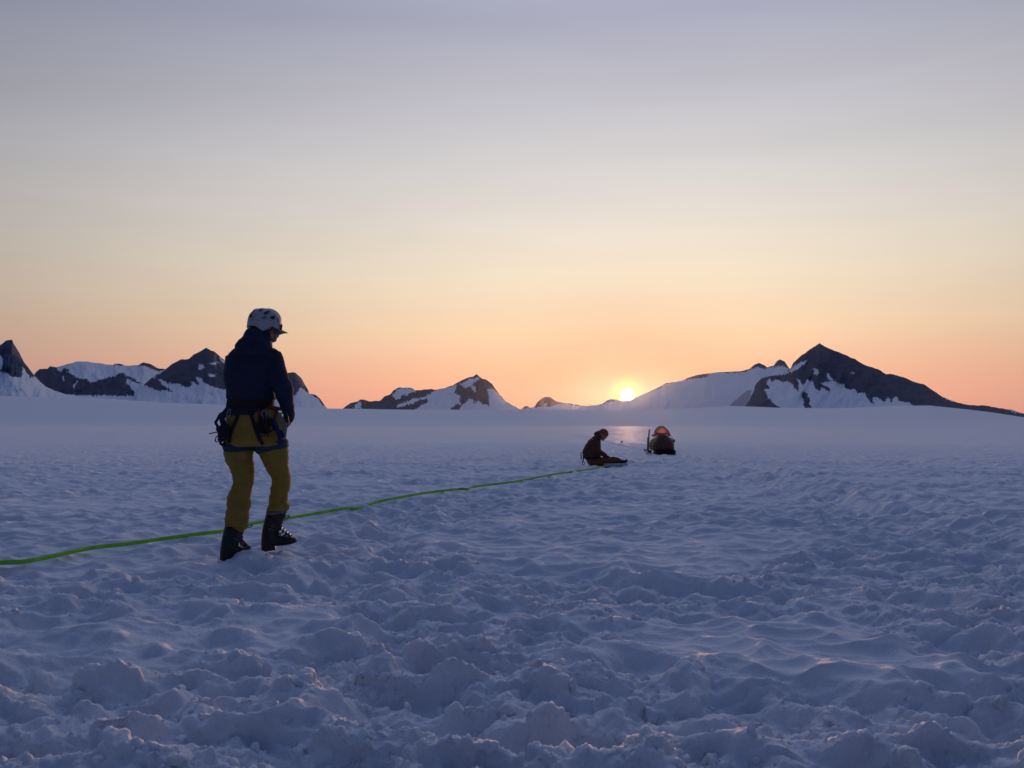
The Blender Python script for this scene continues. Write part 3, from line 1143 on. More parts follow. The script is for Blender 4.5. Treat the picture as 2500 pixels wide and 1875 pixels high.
def head_parts(pt, c, f, u, k=1.0):
    """one head with brow, eyes, nose, lips, chin, ears and neck root added to a body that is being fused"""
    f, u = Vector(f).normalized(), Vector(u)
    u = (u - f * u.dot(f)).normalized()
    s_ = f.cross(u)
    ax = (f, s_, u)
    c = Vector(c)

    def q(a, b, d):
        return c + f * (a * k) + s_ * (b * k) + u * (d * k)
    pt.ell(q(-0.005, 0, 0.025), (0.098 * k, 0.077 * k, 0.092 * k), ax)        # skull
    pt.ell(q(0.030, 0, -0.045), (0.062 * k, 0.062 * k, 0.080 * k), ax)        # face
    pt.ell(q(0.060, 0, -0.100), (0.030 * k, 0.036 * k, 0.026 * k), ax)        # chin
    pt.ell(q(0.080, 0, 0.018), (0.020 * k, 0.052 * k, 0.014 * k), ax)         # brow
    pt.loft([(q(0.086, 0, 0.010), s_ * 0.008 * k, f * 0.010 * k), (q(0.100, 0, -0.020), s_ * 0.011 * k, f * 0.014 * k),
             (q(0.106, 0, -0.036), s_ * 0.017 * k, f * 0.016 * k), (q(0.092, 0, -0.046), s_ * 0.013 * k, f * 0.010 * k)], 14)
    pt.ell(q(0.088, 0, -0.064), (0.012 * k, 0.024 * k, 0.007 * k), ax, 14, 8)  # upper lip
    pt.ell(q(0.085, 0, -0.076), (0.012 * k, 0.021 * k, 0.008 * k), ax, 14, 8)  # lower lip
    for sg in (-1, 1):
        pt.ell(q(0.074, sg * 0.032, -0.004), (0.014 * k, 0.016 * k, 0.012 * k), ax, 14, 8)   # eye
        pt.ell(q(0.058, sg * 0.044, -0.035), (0.024 * k, 0.020 * k, 0.022 * k), ax, 14, 8)   # cheek
        pt.ell(q(0.000, sg * 0.078, -0.018), (0.020 * k, 0.010 * k, 0.033 * k), ax, 14, 8)   # ear
        pt.ell(q(0.015, sg * 0.045, -0.085), (0.040 * k, 0.020 * k, 0.028 * k), ax, 14, 8)   # jaw


def hand_parts(pt, wrist, d, n, k=1.0, curl=0.9):
    """palm, five unequal bent fingers; d = direction of the hand, n = out of the back of the hand"""
    d, n = Vector(d).normalized(), Vector(n)
    n = (n - d * n.dot(d)).normalized()
    s_ = d.cross(n)
    w = Vector(wrist)
    pt.loft([(w, s_ * 0.026 * k, n * 0.021 * k), (w + d * 0.03 * k, s_ * 0.034 * k, n * 0.018 * k), (w + d * 0.075 * k, s_ * 0.041 * k, n * 0.015 * k),
             (w + d * 0.095 * k, s_ * 0.039 * k, n * 0.012 * k)], 18, 2.6)
    for off, ln in ((-0.030, 0.082), (-0.010, 0.092), (0.011, 0.086), (0.030, 0.068)):
        p = w + d * 0.088 * k + s_ * off * k
        pts, dd = [p], d.copy()
        for j, fr in enumerate((0.45, 0.32, 0.23)):
            dd = (Quaternion(s_, -curl * (0.5 + 0.35 * j)) @ dd).normalized()
            p = p + dd * ln * fr * k
            pts.append(p)
        pt.tube(pts, [0.0095 * k, 0.009 * k, 0.0083 * k, 0.007 * k], 10)
    p = w + d * 0.028 * k - s_ * 0.034 * k
    dd = (d * 0.7 - s_ * 0.6 - n * 0.4).normalized()
    p2 = p + dd * 0.036 * k
    dd = (d * 0.8 - s_ * 0.05 - n * 0.6).normalized()
    pt.tube([p, p2, p2 + dd * 0.030 * k], [0.013 * k, 0.0105 * k, 0.008 * k], 10)


def oval_link(name, label, c, along, wide, L, Wd, r, material, group=None):
    """a D-shaped carabiner: closed bent bar with a thinner gate"""
    c, a, b = Vector(c), Vector(along).normalized(), Vector(wide)
    b = (b - a * b.dot(a)).normalized()
    root = thing(name, label, 'carabiner', c, group)
    body, gate = Part(), Part()
    pts = []
    for k in range(25):
        t_ = -0.62 * math.pi + 1.72 * math.pi * k / 24 + math.pi / 2
        x_, y_ = math.cos(t_), math.sin(t_)
        wv = Wd * (1.0 if y_ > 0 else 0.8)
        pts.append(a * (L * math.copysign(abs(y_) ** 0.7, y_)) + b * (wv * math.copysign(abs(x_) ** 0.7, x_)))
    body.tube(pts, r, 10)
    gate.tube([pts[0], (pts[0] + pts[-1]) / 2 , pts[-1]], r * 0.8, 8)
    body.build('frame', material, root)
    gate.build('gate', M_STEEL if material is not M_STEEL else M_DARKMETAL, root)
    return root


# ------------------------------------------------------------------ the standing figure
YB = 6.60
base = Vector((W(590, 1365, YB).x, YB, gz(W(590, 1365, YB).x, YB)))
person = thing('person', 'person standing with their back to us in a white helmet, navy jacket and mustard trousers', 'person', base)

# body: one continuous surface
HC = W(655, 791, YB + 0.01)
hf, hu = Vector((0.88, 0.42, -0.22)), Vector((0.22, 0.06, 0.97))
pt = Part()
head_parts(pt, HC, hf, hu)
pt.loft([(A(735, 690, YB + .01), (0.075, 0, 0), (0, 0.07, 0)), (A(745, 590, YB + .02), (0.062, 0, 0), (0, 0.062, 0)), (A(770, 500, YB + .02), (0.055, 0, 0), (0, 0.058, 0)), (HC + Vector((-0.01, 0, -0.02)), (0.05, 0, 0), (0, 0.055, 0))], 20)
pt.loft([row(A, y, l + 45, r - 45, YB, d - 0.03) for y, l, r, d in ((660, 430, 880, .10), (740, 360, 930, .125), (830, 330, 930, .135), (1000, 330, 880, .135), (1140, 350, 850, .12), (1250, 350, 840, .12), (1380, 340, 850, .13))], 24)
pt.loft([row(B, y, l + 30, r - 30, YB, d - 0.03) for y, l, r, d in ((150, 245, 720, .13), (250, 248, 742, .145), (400, 225, 778, .15), (470, 218, 788, .145))], 24)
LEGL = [(440, 218, 474, 6.60, .105), (510, 215, 482, 6.59, .105), (560, 220, 482, 6.58, .10), (640, 240, 485, 6.565, .095), (720, 275, 487, 6.55, .09), (790, 297, 480, 6.54, .086), (870, 288, 471, 6.525, .086), (920, 256, 466, 6.515, .087), (950, 250, 463, 6.51, .087), (1040, 240, 455, 6.495, .086), (1130, 230, 442, 6.48, .084), (1180, 224, 434, 6.475, .083), (1222, 224, 420, 6.47, .08)]
LEGR = [(430, 492, 782, 6.60, .105), (515, 494, 800, 6.61, .11), (560, 543, 803, 6.62, .105), (640, 575, 808, 6.64, .10), (700, 605, 815, 6.66, .095), (765, 650, 824, 6.69, .088), (810, 666, 827, 6.70, .085), (860, 651, 818, 6.72, .085), (940, 638, 803, 6.75, .082), (1000, 637, 797, 6.77, .08), (1030, 622, 822, 6.78, .088), (1055, 608, 818, 6.785, .09), (1078, 612, 800, 6.79, .085)]
for LG in (LEGL, LEGR):
    pt.loft([row(B, y, l + 22, r - 22, yd, d - 0.022) for y, l, r, yd, d in LG] , 18)
ARM_R = [(850, 715, 6.60, .073), (878, 830, 6.57, .074), (916, 940, 6.54, .072), (948, 1040, 6.52, .069), (984, 1110, 6.51, .066), (1002, 1200, 6.55, .060), (1022, 1290, 6.60, .053), (1046, 1380, 6.66, .046), (1058, 1440, 6.70, .042), (1056, 1478, 6.74, .037)]
ARM_L = [(400, 735, 6.64, .066), (385, 900, 6.66, .066), (400, 1080, 6.72, .062), (540, 1230, 6.86, .052), (680, 1330, 6.93, .043), (730, 1380, 6.95, .038)]
for AR in (ARM_R, ARM_L):
    pt.tube([A(x, y, yd) for x, y, yd, r in AR], [r - 0.018 for *_, r in AR], 14)
hand_parts(pt, A(1050, 1480, 6.75), (-0.45, 0.80, -0.25), (0.5, 0.3, 0.8), 1.0, 0.8)
hand_parts(pt, A(735, 1385, 6.95), (0.65, 0.35, -0.35), (-0.2, 0.6, 0.75), 1.0, 0.8)
body = pt.build('body', M_SKIN, person, base, fuse=0.0055, iters=2)

# hair below the helmet
pt = Part()
pt.ell(HC + Vector((-0.045, 0.0, -0.045)), (0.075, 0.082, 0.075))
pt.ell(HC + Vector((0.0, -0.055, -0.03)), (0.045, 0.03, 0.05))
pt.build('hair', M_HAIR, person, base, fuse=0.008, iters=2, wrinkle=[(0.004, (60, 60, 25), 3)])

# jacket with its hood down
pt = Part()
pt.loft([row(A, y, l, r, yd, d) for y, l, r, yd, d in (
    (640, 425, 850, 6.61, .10), (665, 378, 905, 6.61, .115), (700, 345, 945, 6.61, .13), (750, 322, 965, 6.605, .14), (830, 296, 965, 6.60, .148),
    (920, 284, 945, 6.60, .152), (1000, 290, 925, 6.60, .15), (1080, 304, 905, 6.60, .146), (1140, 318, 890, 6.60, .143), (1180, 314, 886, 6.60, .147), (1232, 304, 888, 6.60, .152), (1252, 312, 880, 6.60, .142))], 40, 2.3)
pt.loft([row(A, y, l, r, yd, d) for y, l, r, yd, d in (
    (405, 565, 790, 6.57, .075), (425, 545, 815, 6.565, .09), (460, 524, 830, 6.56, .10), (500, 498, 838, 6.555, .105), (535, 462, 843, 6.55, .115), (570, 436, 846, 6.55, .125), (610, 416, 850, 6.55, .135), (645, 412, 850, 6.55, .14), (680, 425, 830, 6.55, .135), (715, 500, 760, 6.55, .12))], 36, 2.1)
pt.tube([A(x, y, yd) for x, y, yd, r in ARM_R], [r for *_, r in ARM_R], 20, round_ends=False)
pt.tube([A(x, y, yd) for x, y, yd, r in ARM_L], [r for *_, r in ARM_L], 20, round_ends=False)
jacket = pt.build('jacket', M_JACKET, person, base, fuse=0.008, iters=5,
                  wrinkle=[(0.0075, (5, 5, 9), 11), (0.0045, (11, 11, 24), 12), (0.002, (30, 30, 55), 13)])

# dark layer showing between jacket and belt
pt = Part()
pt.loft([row(A, y, l, r, YB, d) for y, l, r, d in ((1225, 325, 868, .13), (1290, 316, 866, .134), (1350, 310, 866, .136), (1400, 305, 870, .138))], 36, 2.3)
pt.build('undershirt', M_SHIRT, person, base, fuse=0.008, iters=3, wrinkle=[(0.004, (12, 12, 30), 17)])

# trousers
pt = Part()
pt.loft([row(B, y, l, r, YB, d) for y, l, r, d in ((140, 246, 700, .135), (200, 248, 722, .142), (300, 243, 748, .152), (400, 226, 776, .155), (450, 217, 786, .15), (485, 214, 792, .13))], 36, 2.2)
for LG in (LEGL, LEGR):
    pt.loft([row(B, y, l, r, yd, d) for y, l, r, yd, d in LG], 28, 2.1)
pt.loft([row(B, y, l, r, yd, .07) for y, l, r, yd in ((1190, 240, 425, 6.49), (1240, 320, 414, 6.52), (1268, 372, 410, 6.53))], 20)
trousers = pt.build('trousers', M_PANTS, person, base, fuse=0.0075, iters=4,
                    wrinkle=[(0.008, (6, 6, 10), 21), (0.0065, (9, 9, 28), 22), (0.003, (26, 26, 60), 23)])

# ---- helmet
HX, HY, HZ = Vector((1, 0.10, -0.13)).normalized(), Vector((-0.10, 1, 0)).normalized(), None
HZ = HX.cross(HY).normalized()
HO = W(645.8, 790, YB + 0.005)
HR = (0.1235, 0.118, 0.1135)


def dome(a, b, out=0.0, far=False):
    """point of the shell over (a forward, b up) as seen from its right side"""
    c2 = max(0.0, 1 - abs(a) ** 2.35 - abs(b) ** 2.35)
    c_ = -(c2 ** (1 / 2.35))
    if far:
        c_ = -c_
    p = HX * (a * (HR[0] + out)) + HY * (c_ * (HR[1] + out)) + HZ * (b * (HR[2] + out))
    return HO + p


def shell_ring(phi, out, n=64):
    r_ = []
    for k in range(n):
        th_ = 2 * math.pi * k / n
        ct, st = math.cos(th_), math.sin(th_)
        # lower edge: dips over the ear, lifts at the temple and dips again at the nape
        side = abs(st)
        low = -0.30 - 0.26 * math.exp(-((ct - 0.12) / 0.30) ** 2) * side + 0.17 * math.exp(-((ct - 0.62) / 0.22) ** 2) * side - 0.16 * (1 if ct > 0 else 0) * max(0, ct) ** 6 - 0.14 * max(0, -ct) ** 4
        b = 1 - phi * (1 - low)
        rr_ = max(0.0, 1 - abs(b) ** 2.35) ** (1 / 2.35) if b > 0 else 1 + 0.02 * b
        e = 2 / 2.25
        x_ = math.copysign(abs(ct) ** e, ct) * rr_
        y_ = math.copysign(abs(st) ** e, st) * rr_
        r_.append(HO + HX * (x_ * (HR[0] + out)) + HY * (y_ * (HR[1] + out)) + HZ * (b * (HR[2] + out)))
    return r_


pt = Part()
phis = [0.01, 0.04, 0.08, 0.14, 0.21, 0.29, 0.38, 0.48, 0.58, 0.68, 0.78, 0.88, 0.96, 1.0]
pt.rings([shell_ring(p, 0.0) for p in phis] + [shell_ring(p, -0.012) for p in reversed(phis[3:])])
helmet = pt.build('helmet', M_HELMET, person, base)


def patch(name, poly, material, out=0.0025, far=False, thick=0.003):
    """a small shaped piece lying in the shell: an inset of the outline `poly` in (a, b)"""
    n = len(poly)
    pc = (sum(p[0] for p in poly) / n, sum(p[1] for p in poly) / n)
    pt_ = Part()
    rg = []
    dense = []
    for i in range(n):
        for k in range(5):
            dense.append((poly[i][0] + (poly[(i + 1) % n][0] - poly[i][0]) * k / 5, poly[i][1] + (poly[(i + 1) % n][1] - poly[i][1]) * k / 5))
    for sc, o_ in ((1.0, out - thick), (1.0, out), (0.66, out), (0.33, out), (0.03, out)):
        rg.append([dome(pc[0] + (x_ - pc[0]) * sc, pc[1] + (y_ - pc[1]) * sc, o_, far) for x_, y_ in dense])
    pt_.rings(rg)
    return pt_.build(name, material, helmet, base, auto=40)


def hc(x, y):
    return ((x - 783) / 560.0, (668 - y) / 486.0)


for poly in ([(665, 225), (735, 228), (680, 345), (600, 322)], [(905, 262), (1000, 290), (865, 432), (780, 395)],
             [(1145, 395), (1172, 500), (1110, 548), (1010, 490)], [(470, 222), (455, 330), (400, 358), (385, 330)]):
    v_ = patch('vent', [hc(*p) for p in poly], M_BLACKP)
for poly in ([(840, 455), (940, 490), (845, 592), (755, 560)],):
    patch('vent', [hc(*p) for p in poly], mat("grey_helmet_panel", (0.13, 0.15, 0.17), 0.6), 0.0015)
patch('vent', [(0.80, 0.42), (0.86, 0.33), (0.88, 0.18), (0.82, 0.30)], M_BLACKP)
patch('vent', [(0.90, 0.10), (0.985, -0.02), (0.99, -0.13), (0.93, -0.02)], M_BLACKP)
for poly in ([(665, 225), (735, 228), (680, 345), (600, 322)], [(905, 262), (1000, 290), (865, 432), (780, 395)], [(1145, 395), (1172, 500), (1110, 548), (1010, 490)]):
    patch('vent', [hc(*p) for p in poly], M_BLACKP, far=True)
# round badge at the back: a yellow-grey ring with a dark square and pale stripe
M_BADGE = mat("badge_ring", (0.26, 0.25, 0.15), 0.7, 0.05)
cb = hc(400, 520)
patch('badge', [(cb[0] + 0.20 * math.cos(t_ * math.pi / 6), cb[1] + 0.30 * math.sin(t_ * math.pi / 6)) for t_ in range(12)], M_BADGE, 0.0015)
patch('badge', [(cb[0] + 0.145 * math.cos(t_ * math.pi / 6), cb[1] + 0.22 * math.sin(t_ * math.pi / 6)) for t_ in range(12)], M_HELMET, 0.0022)
patch('badge', [hc(345, 480), hc(440, 468), hc(445, 560), hc(340, 570)], M_BLUE, 0.0030)
patch('lettering', [hc(590, 610), hc(650, 628), hc(715, 628), hc(715, 642), hc(645, 645), hc(590, 628)], M_GREYMARK, 0.0015)
# peak
pt = Part()
rg = []
for k in range(9):
    u_ = -1 + 2 * k / 8
    o0 = HO + HX * (HR[0] * 0.96 * math.sqrt(max(0, 1 - (u_ * 0.62) ** 2)) - 0.004) + HY * (u_ * 0.075) + HZ * (-0.030)
    tip = HO + HX * (HR[0] + 0.060 - 0.050 * u_ * u_) + HY * (u_ * 0.070) + HZ * (-0.046)
    rg.append([o0 + HZ * 0.006, (o0 + tip) / 2 + HZ * 0.004, tip, (o0 + tip) / 2 - HZ * 0.016, o0 - HZ * 0.040])
pt.rings(rg)
pt.build('peak', M_BLACKP, helmet, base, auto=50)
# chin strap and glasses
SF = Surf(body, jacket)
pt = Part()
pt.tube([SF.at(p, 0.004) for p in smooth_path([W(670, 805, 6.5), W(672, 815, 6.5), W(672, 825, 6.5), W(668, 834, 6.5)], 4)], 0.0035, 8)
pt.build('chin_strap', M_GREYFELT, helmet, base)
f_, u_ = hf.normalized(), (hu - hf.normalized() * hu.dot(hf.normalized())).normalized()
s_ = f_.cross(u_)
pt = Part()
for sg in (-1, 1):
    pt.ell(HC + f_ * 0.094 + s_ * (sg * 0.034) - u_ * 0.004, (0.006, 0.028, 0.021), (f_, s_, u_), 16, 8)
    pt.tube([HC + f_ * 0.09 + s_ * (sg * 0.060) + u_ * 0.004, HC + s_ * (sg * 0.082) + u_ * 0.0], 0.003, 8)
pt.tube([HC + f_ * 0.101 + s_ * 0.02 + u_ * 0.004, HC + f_ * 0.101 - s_ * 0.02 + u_ * 0.004], 0.003, 8)
pt.build('sunglasses', M_BLACKP, person, base)


# ---- ski boots
def make_boot(heel, yaw, pitch, sc, lean=0.0, tag_levers=True):
    """heel: world point under the heel. x forward, z up in the boot's own frame"""
    q = Matrix.Rotation(yaw, 3, 'Z') @ Matrix.Rotation(pitch, 3, 'Y')

    def T(x_, y_, z_):
        x_ = x_ + lean * max(0.0, z_ - 0.05) / 0.3
        return Vector(heel) + q @ Vector((x_ * sc, y_ * sc, z_ * sc))

    def S(x0, x1, hw, z_, dz=0.0):
        c_ = (T(x0, 0, z_) + T(x1, 0, z_ + dz)) / 2
        k_ = 1.0 + 0.20 * min(1.0, z_ / 0.2)
        return (c_, (T(x1, 0, z_ + dz) - T(x0, 0, z_)) / 2 * k_, q @ Vector((0, hw * sc * (1 + 0.6 * (k_ - 1)), 0)))
    pt_ = Part()
    pt_.loft([S(0.00, 0.115, .038, .028), S(-0.002, 0.125, .041, .06), S(0.0, 0.125, .044, .10), S(0.004, .135, .047, .15), S(0.012, .148, .052, .20), S(0.020, .165, .058, .25), S(0.028, .178, .061, .29), S(.034, .186, .060, .315)], 28, 2.4)
    # foot
    fr = []
    for x_, hw, hh, zc in ((0.03, .038, .045, .07), (0.10, .042, .055, .08), (0.15, .047, .046, .072), (0.20, .050, .036, .062), (0.25, .046, .028, .055), (0.285, .034, .020, .05), (0.297, .02, .012, .048)):
        fr.append((T(x_, 0, zc), q @ Vector((0, hw * sc, 0)), q @ Vector((0, 0, hh * sc))))
    pt_.loft(fr, 24, 2.3)
    shell = pt_.build('boot', M_BOOT, person, base, fuse=0.006, iters=3, wrinkle=[(0.0015, (40, 40, 40), 5)])
    # sole: heel block and forefoot
    pt_ = Part()
    pt_.box(T(0.055, 0, .014), (0.058 * sc, 0.036 * sc, 0.016 * sc), [q @ Vector(a) for a in ((1, 0, 0), (0, 1, 0), (0, 0, 1))], 0.004)
    pt_.box(T(0.055, 0, .036), (0.060 * sc, 0.038 * sc, 0.003 * sc), [q @ Vector(a) for a in ((1, 0, 0), (0, 1, 0), (0, 0, 1))], 0.001)
    fr = []
    for x_, hw, zc in ((0.13, .034, .036), (0.18, .043, .030), (0.23, .045, .028), (0.27, .036, .032), (0.30, .018, .042)):
        fr.append((T(x_, 0, zc), q @ Vector((0, hw * sc, 0)), q @ Vector((0, 0, .010 * sc))))
    pt_.loft(fr, 16, 2.6)
    pt_.build('sole', M_BLACKP, shell, base, auto=40)
    pt_ = Part()
    pt_.loft([S(.035, .183, .060, .300), S(.033, .186, .0625, .318), S(.035, .184, .062, .345), S(.042, .176, .054, .347)], 28, 2.4)
    pt_.build('liner', M_GREYFELT, shell, base)
    # buckles down the front and over the instep
    for (x_, z_, r_, lever) in ((.172, .262, .016, 1), (.146, .185, .014, 0), (.165, .128, .013, 0), (.205, .105, .012, 0), (.238, .088, .010, 0)):
        pt_ = Part()
        for k in range(2):
            y0 = -0.052 + 0.006 * k
            pts = [T(x_ - 0.018 + r_ * math.cos(t_ * math.pi / 8), y0 * (1 if z_ > 0.1 else .85), z_ + r_ * 0.85 * math.sin(t_ * math.pi / 8)) for t_ in range(16)]
            pt_.tube(pts, 0.0028, 6, closed=True)
        pt_.tube([T(x_ - .03, -.052, z_), T(x_, -.046, z_ + .004), T(x_ + .014, -0.02, z_ + .006), T(x_ + 0.016, .02, z_ + .006)], 0.005, 8)
        if lever:
            pts = [T(x_ + 0.004 + 0.026 * math.cos(t_ * math.pi / 8), -0.046, z_ + 0.002 + 0.009 * math.sin(t_ * math.pi / 8)) for t_ in range(16)]
            pt_.tube([p + (q @ Vector((0.022 * sc, 0, 0))) for p in pts], 0.004, 6, closed=True)
        pt_.build('buckle', M_DULLM, shell, base)
    # instep tongue folds
    pt_ = Part()
    for k in range(4):
        x_, z_ = 0.150 + 0.025 * k, 0.165 - 0.022 * k
        pt_.tube([T(x_, -.032, z_), T(x_ + .012, 0, z_ + .008), T(x_, .032, z_)], 0.010 * sc, 8)
    pt_.build('tongue', M_BLACKP, shell, base)
    # printed mark on the outer side of the cuff: small upright oval and a slanted dash row
    pt_ = Part()
    pts = [T(.085 + .010 * math.cos(t_ * math.pi / 8), -.0655, .212 + .016 * math.sin(t_ * math.pi / 8)) for t_ in range(16)]
    pt_.tube(pts, 0.0025, 6, closed=True)
    for k in range(4):
        pt_.tube([T(.05 + .013 * k, -.0625, .192 - .005 * k), T(.059 + .013 * k, -.0635, .189 - .005 * k)], 0.003, 6)
    pt_.build('lettering', M_GREYMARK, shell, base)
    return shell


bt_r = make_boot(BOOT_R, R(14), R(-9), 0.88, 0.065)
bt_l = make_boot(BOOT_L, R(54), R(-3), 0.92, 0.06)

# ---- climbing harness
SF = Surf(trousers, jacket, person.children[[c.name.split('.')[0] for c in person.children].index('undershirt')])
pt = Part()
pt.loft([row(A, y, l, r, YB, d) for y, l, r, d in ((1345, 302, 872, .144), (1352, 299, 876, .149), (1425, 297, 886, .152), (1434, 301, 884, .147))], 40, 2.3, False)
harness = pt.build('harness', M_NAVYW, person, base)
pt = Part()


def tilt_ring(l, lt, r, rt, yd, dep):
    p, q = B(l, lt, yd), B(r, rt, yd)
    return ((p + q) / 2, (q - p) / 2, (0, dep, 0))


pt.loft([tilt_ring(216, 462, 478, 468, 6.595, .104), tilt_ring(196, 470, 484, 470, 6.595, .116), tilt_ring(208, 500, 484, 500, 6.592, .118), tilt_ring(222, 536, 484, 528, 6.588, .114), tilt_ring(232, 544, 478, 534, 6.586, .10)], 36, 2.2, False)
pt.build('leg_loop', M_TEAL, harness, base, wrinkle=[(0.003, (14, 14, 14), 9)])
pt = Part()
pt.loft([tilt_ring(486, 486, 772, 420, 6.605, .108), tilt_ring(478, 496, 800, 424, 6.605, .120), tilt_ring(492, 530, 803, 462, 6.61, .121), tilt_ring(528, 560, 804, 492, 6.615, .117), tilt_ring(545, 560, 796, 502, 6.615, .10)], 36, 2.2, False)
pt.build('leg_loop', M_TEAL, harness, base, wrinkle=[(0.003, (14, 14, 14), 9)])
for pts in ([(345, 190), (320, 260), (285, 340), (268, 400), (262, 455)], [(452, 165), (480, 250), (515, 360), (545, 425), (570, 470)]):
    pt = Part()
    pt.tube([SF.at(B(x_, y_, 6.4), 0.007) for x_, y_ in smooth_path([(a, b, 0) for a, b in pts], 5) for _ in (0,)] if False else [SF.at(B(p[0], p[1], 6.4), 0.007) for p in smooth_path([(a, b, 0) for a, b in pts], 5)], 0.0135, 10, (1.0, 0.3), up=(0, -1, 0))
    pt.build('riser', M_BLACKW, harness, base)
pt = Part()
pt.box(SF.at(G(900, 355, 6.4), 0.012), (0.03, 0.006, 0.016), None, 0.004)
pt.build('haul_loop', M_BLACKW, harness, base)

# ---- what hangs from the harness (each piece its own thing)
SF2 = Surf(trousers, jacket, harness)


def gp(x, y, off=0.02):
    return SF2.at(G(x, y, 6.40), off)


def sling(name, label, cat, pts, r, material, flat=(1.0, 0.4), off=0.02, yd=None, group=None, n=6):
    P = [G(a, b, yd) if yd else gp(a, b, off) for a, b in pts]
    pt_ = Part()
    P = smooth_path(P, n)
    pt_.tube(P, r, 10, flat, up=(0, -1, 0))
    o = pt_.build(name, material, None, P[0])
    o.location = P[0]
    return tag(o, label, cat, group)


HANG = 'climbing gear hanging from the harness'
# left hip
sling('webbing_sling', 'dark navy sling looping out widest at the left hip of the standing person', 'sling', [(545, 395), (440, 430), (345, 480), (285, 590), (245, 660), (285, 740), (285, 820), (320, 870)], 0.0105, M_NAVYW, yd=6.50, group=HANG)
sling('webbing_sling', 'broad navy sling hanging straight down inside the outer loop at the left hip', 'sling', [(480, 400), (440, 470), (395, 560), (400, 640), (440, 700)], 0.021, M_NAVYW, yd=6.46, group=HANG)
pt = Part()
P0 = G(440, 900, 6.45)
for k in range(9):
    ph = k * 0.7
    pts = [G(420 + 95 * math.cos(t_ * math.pi / 8 + ph * .2) + 14 * math.sin(k * 2.1), 880 + (170 + 12 * math.sin(k)) * math.sin(t_ * math.pi / 8) + 16 * math.cos(k * 1.7), 6.45 + 0.018 * math.cos(k * 1.3) + 0.012 * (k % 3)) for t_ in range(16)]
    pt.tube(pts, 0.0085, 8, closed=True)
for k in range(5):
    pt.tube([G(320, 760 + 62 * k, 6.42), G(430, 745 + 62 * k, 6.40), G(540, 765 + 62 * k, 6.43)], 0.008, 8)
pt.ell(G(430, 900, 6.46), (0.035, 0.03, 0.062))
o = pt.build('cord_bundle', M_NAVYW, None, P0)
o.location = P0
tag(o, 'dark bundle of coiled cord hanging at the left hip of the standing person', 'cord bundle', HANG)
sling('tent_peg', 'thin dark rod poking out to the left from the cord bundle', 'rod', [(300, 875), (240, 880), (170, 895), (105, 912)], 0.0042, M_DARKMETAL, (1, 1), yd=6.45, group=HANG)
oval_link('carabiner', 'small dark carabiner at the lower left of the cord bundle', G(285, 1035, 6.45), (0.5, 0, 1), (1, 0.2, -.4), 0.021, 0.015, 0.0042, M_DARKMETAL, HANG)
oval_link('carabiner', 'slim pale metal carabiner hanging beside the navy belt at the left hip', G(525, 500, 6.41), (0.25, 0, 1), (1, 0.4, 0), 0.046, 0.010, 0.0042, M_STEEL, HANG)
sling('webbing_sling', 'short dark sling joining the cord bundle to the left leg loop', 'sling', [(420, 1030), (350, 1110), (400, 1160), (470, 1110)], 0.010, M_BLACKW, yd=6.46, group=HANG)
# right hip
sling('webbing_sling', 'red sling stretched sideways from the belt behind the right forearm', 'sling', [(1420, 330), (1540, 325), (1640, 345), (1735, 360)], 0.013, M_RED, yd=6.45, group=HANG)
sling('webbing_sling', 'red sling hanging straight down nearest the right forearm', 'sling', [(1560, 335), (1610, 430), (1575, 530), (1555, 600)], 0.011, M_RED, yd=6.435, group=HANG)
sling('webbing_sling', 'dull red sling hanging in an open loop beside the right black riser strap', 'sling', [(1340, 560), (1330, 400), (1260, 320), (1215, 370), (1215, 520), (1240, 640)], 0.011, mat("dull_red_webbing", (0.10, 0.025, 0.02), 0.85), off=0.018, group=HANG)
oval_link('carabiner', 'bright metal carabiner at the right hip, left one of the bright pair', gp(1345, 500, .045), (-0.2, 0, 1), (1, 0.3, 0), 0.034, 0.014, 0.0048, M_STEEL, HANG)
oval_link('carabiner', 'bright metal carabiner at the right hip, right one of the bright pair', gp(1425, 500, .05), (0.25, 0, 1), (1, -0.3, 0), 0.032, 0.014, 0.0048, M_STEEL, HANG)
pt = Part()
P0 = gp(1370, 720, .03)
for k in range(10):
    pts = []
    for t_ in range(14):
        a_ = t_ * 2 * math.pi / 14
        pts.append(P0 + Vector(((0.040 + .006 * math.sin(k * 3)) * math.cos(a_) + 0.02 * math.sin(k * 1.9), -0.012 * (k % 3) + .008 * math.sin(a_ * 2), (0.042 + .01 * math.cos(k * 2)) * math.sin(a_) + 0.018 * math.cos(k * 2.3))))
    pt.tube(pts, 0.0048, 7, closed=True)
for k in range(4):
    pt.tube([P0 + Vector((-.03 + .02 * k, -.01, -.03)), P0 + Vector((-.045 + .02 * k, -.012, -.07 - .006 * k))], 0.0045, 7)
o = pt.build('cord_bundle', M_BLACKW, None, P0)
o.location = P0
tag(o, 'dark tangled bunch of thin cord below the two bright carabiners at the right hip', 'cord bundle', HANG)
sling('webbing_sling', 'thick bright blue sling hanging lowest at the right thigh', 'sling', [(1560, 610), (1620, 760), (1655, 900), (1680, 1020), (1690, 1140)], 0.0155, M_BLUE, (1.0, 0.55), yd=6.435, group=HANG)
sling('webbing_sling', 'dark blue sling doubled behind the bright blue one at the right thigh', 'sling', [(1500, 600), (1560, 720), (1620, 830), (1700, 880), (1740, 980)], 0.017, M_NAVYW, (1.0, 0.5), yd=6.455, group=HANG)
pt = Part()
P = smooth_path([G(a, b, 6.47) for a, b in ((1620, 400), (1660, 520), (1720, 640), (1770, 760), (1800, 880), (1790, 990), (1740, 1010))], 8)
for ph in (0, 2.1, 4.2):
    pt.tube([p + Vector((0.0065 * math.cos(ph + i * 0.55), 0.0065 * math.sin(ph + i * 0.55), 0)) for i, p in enumerate(P)], 0.0060, 8)
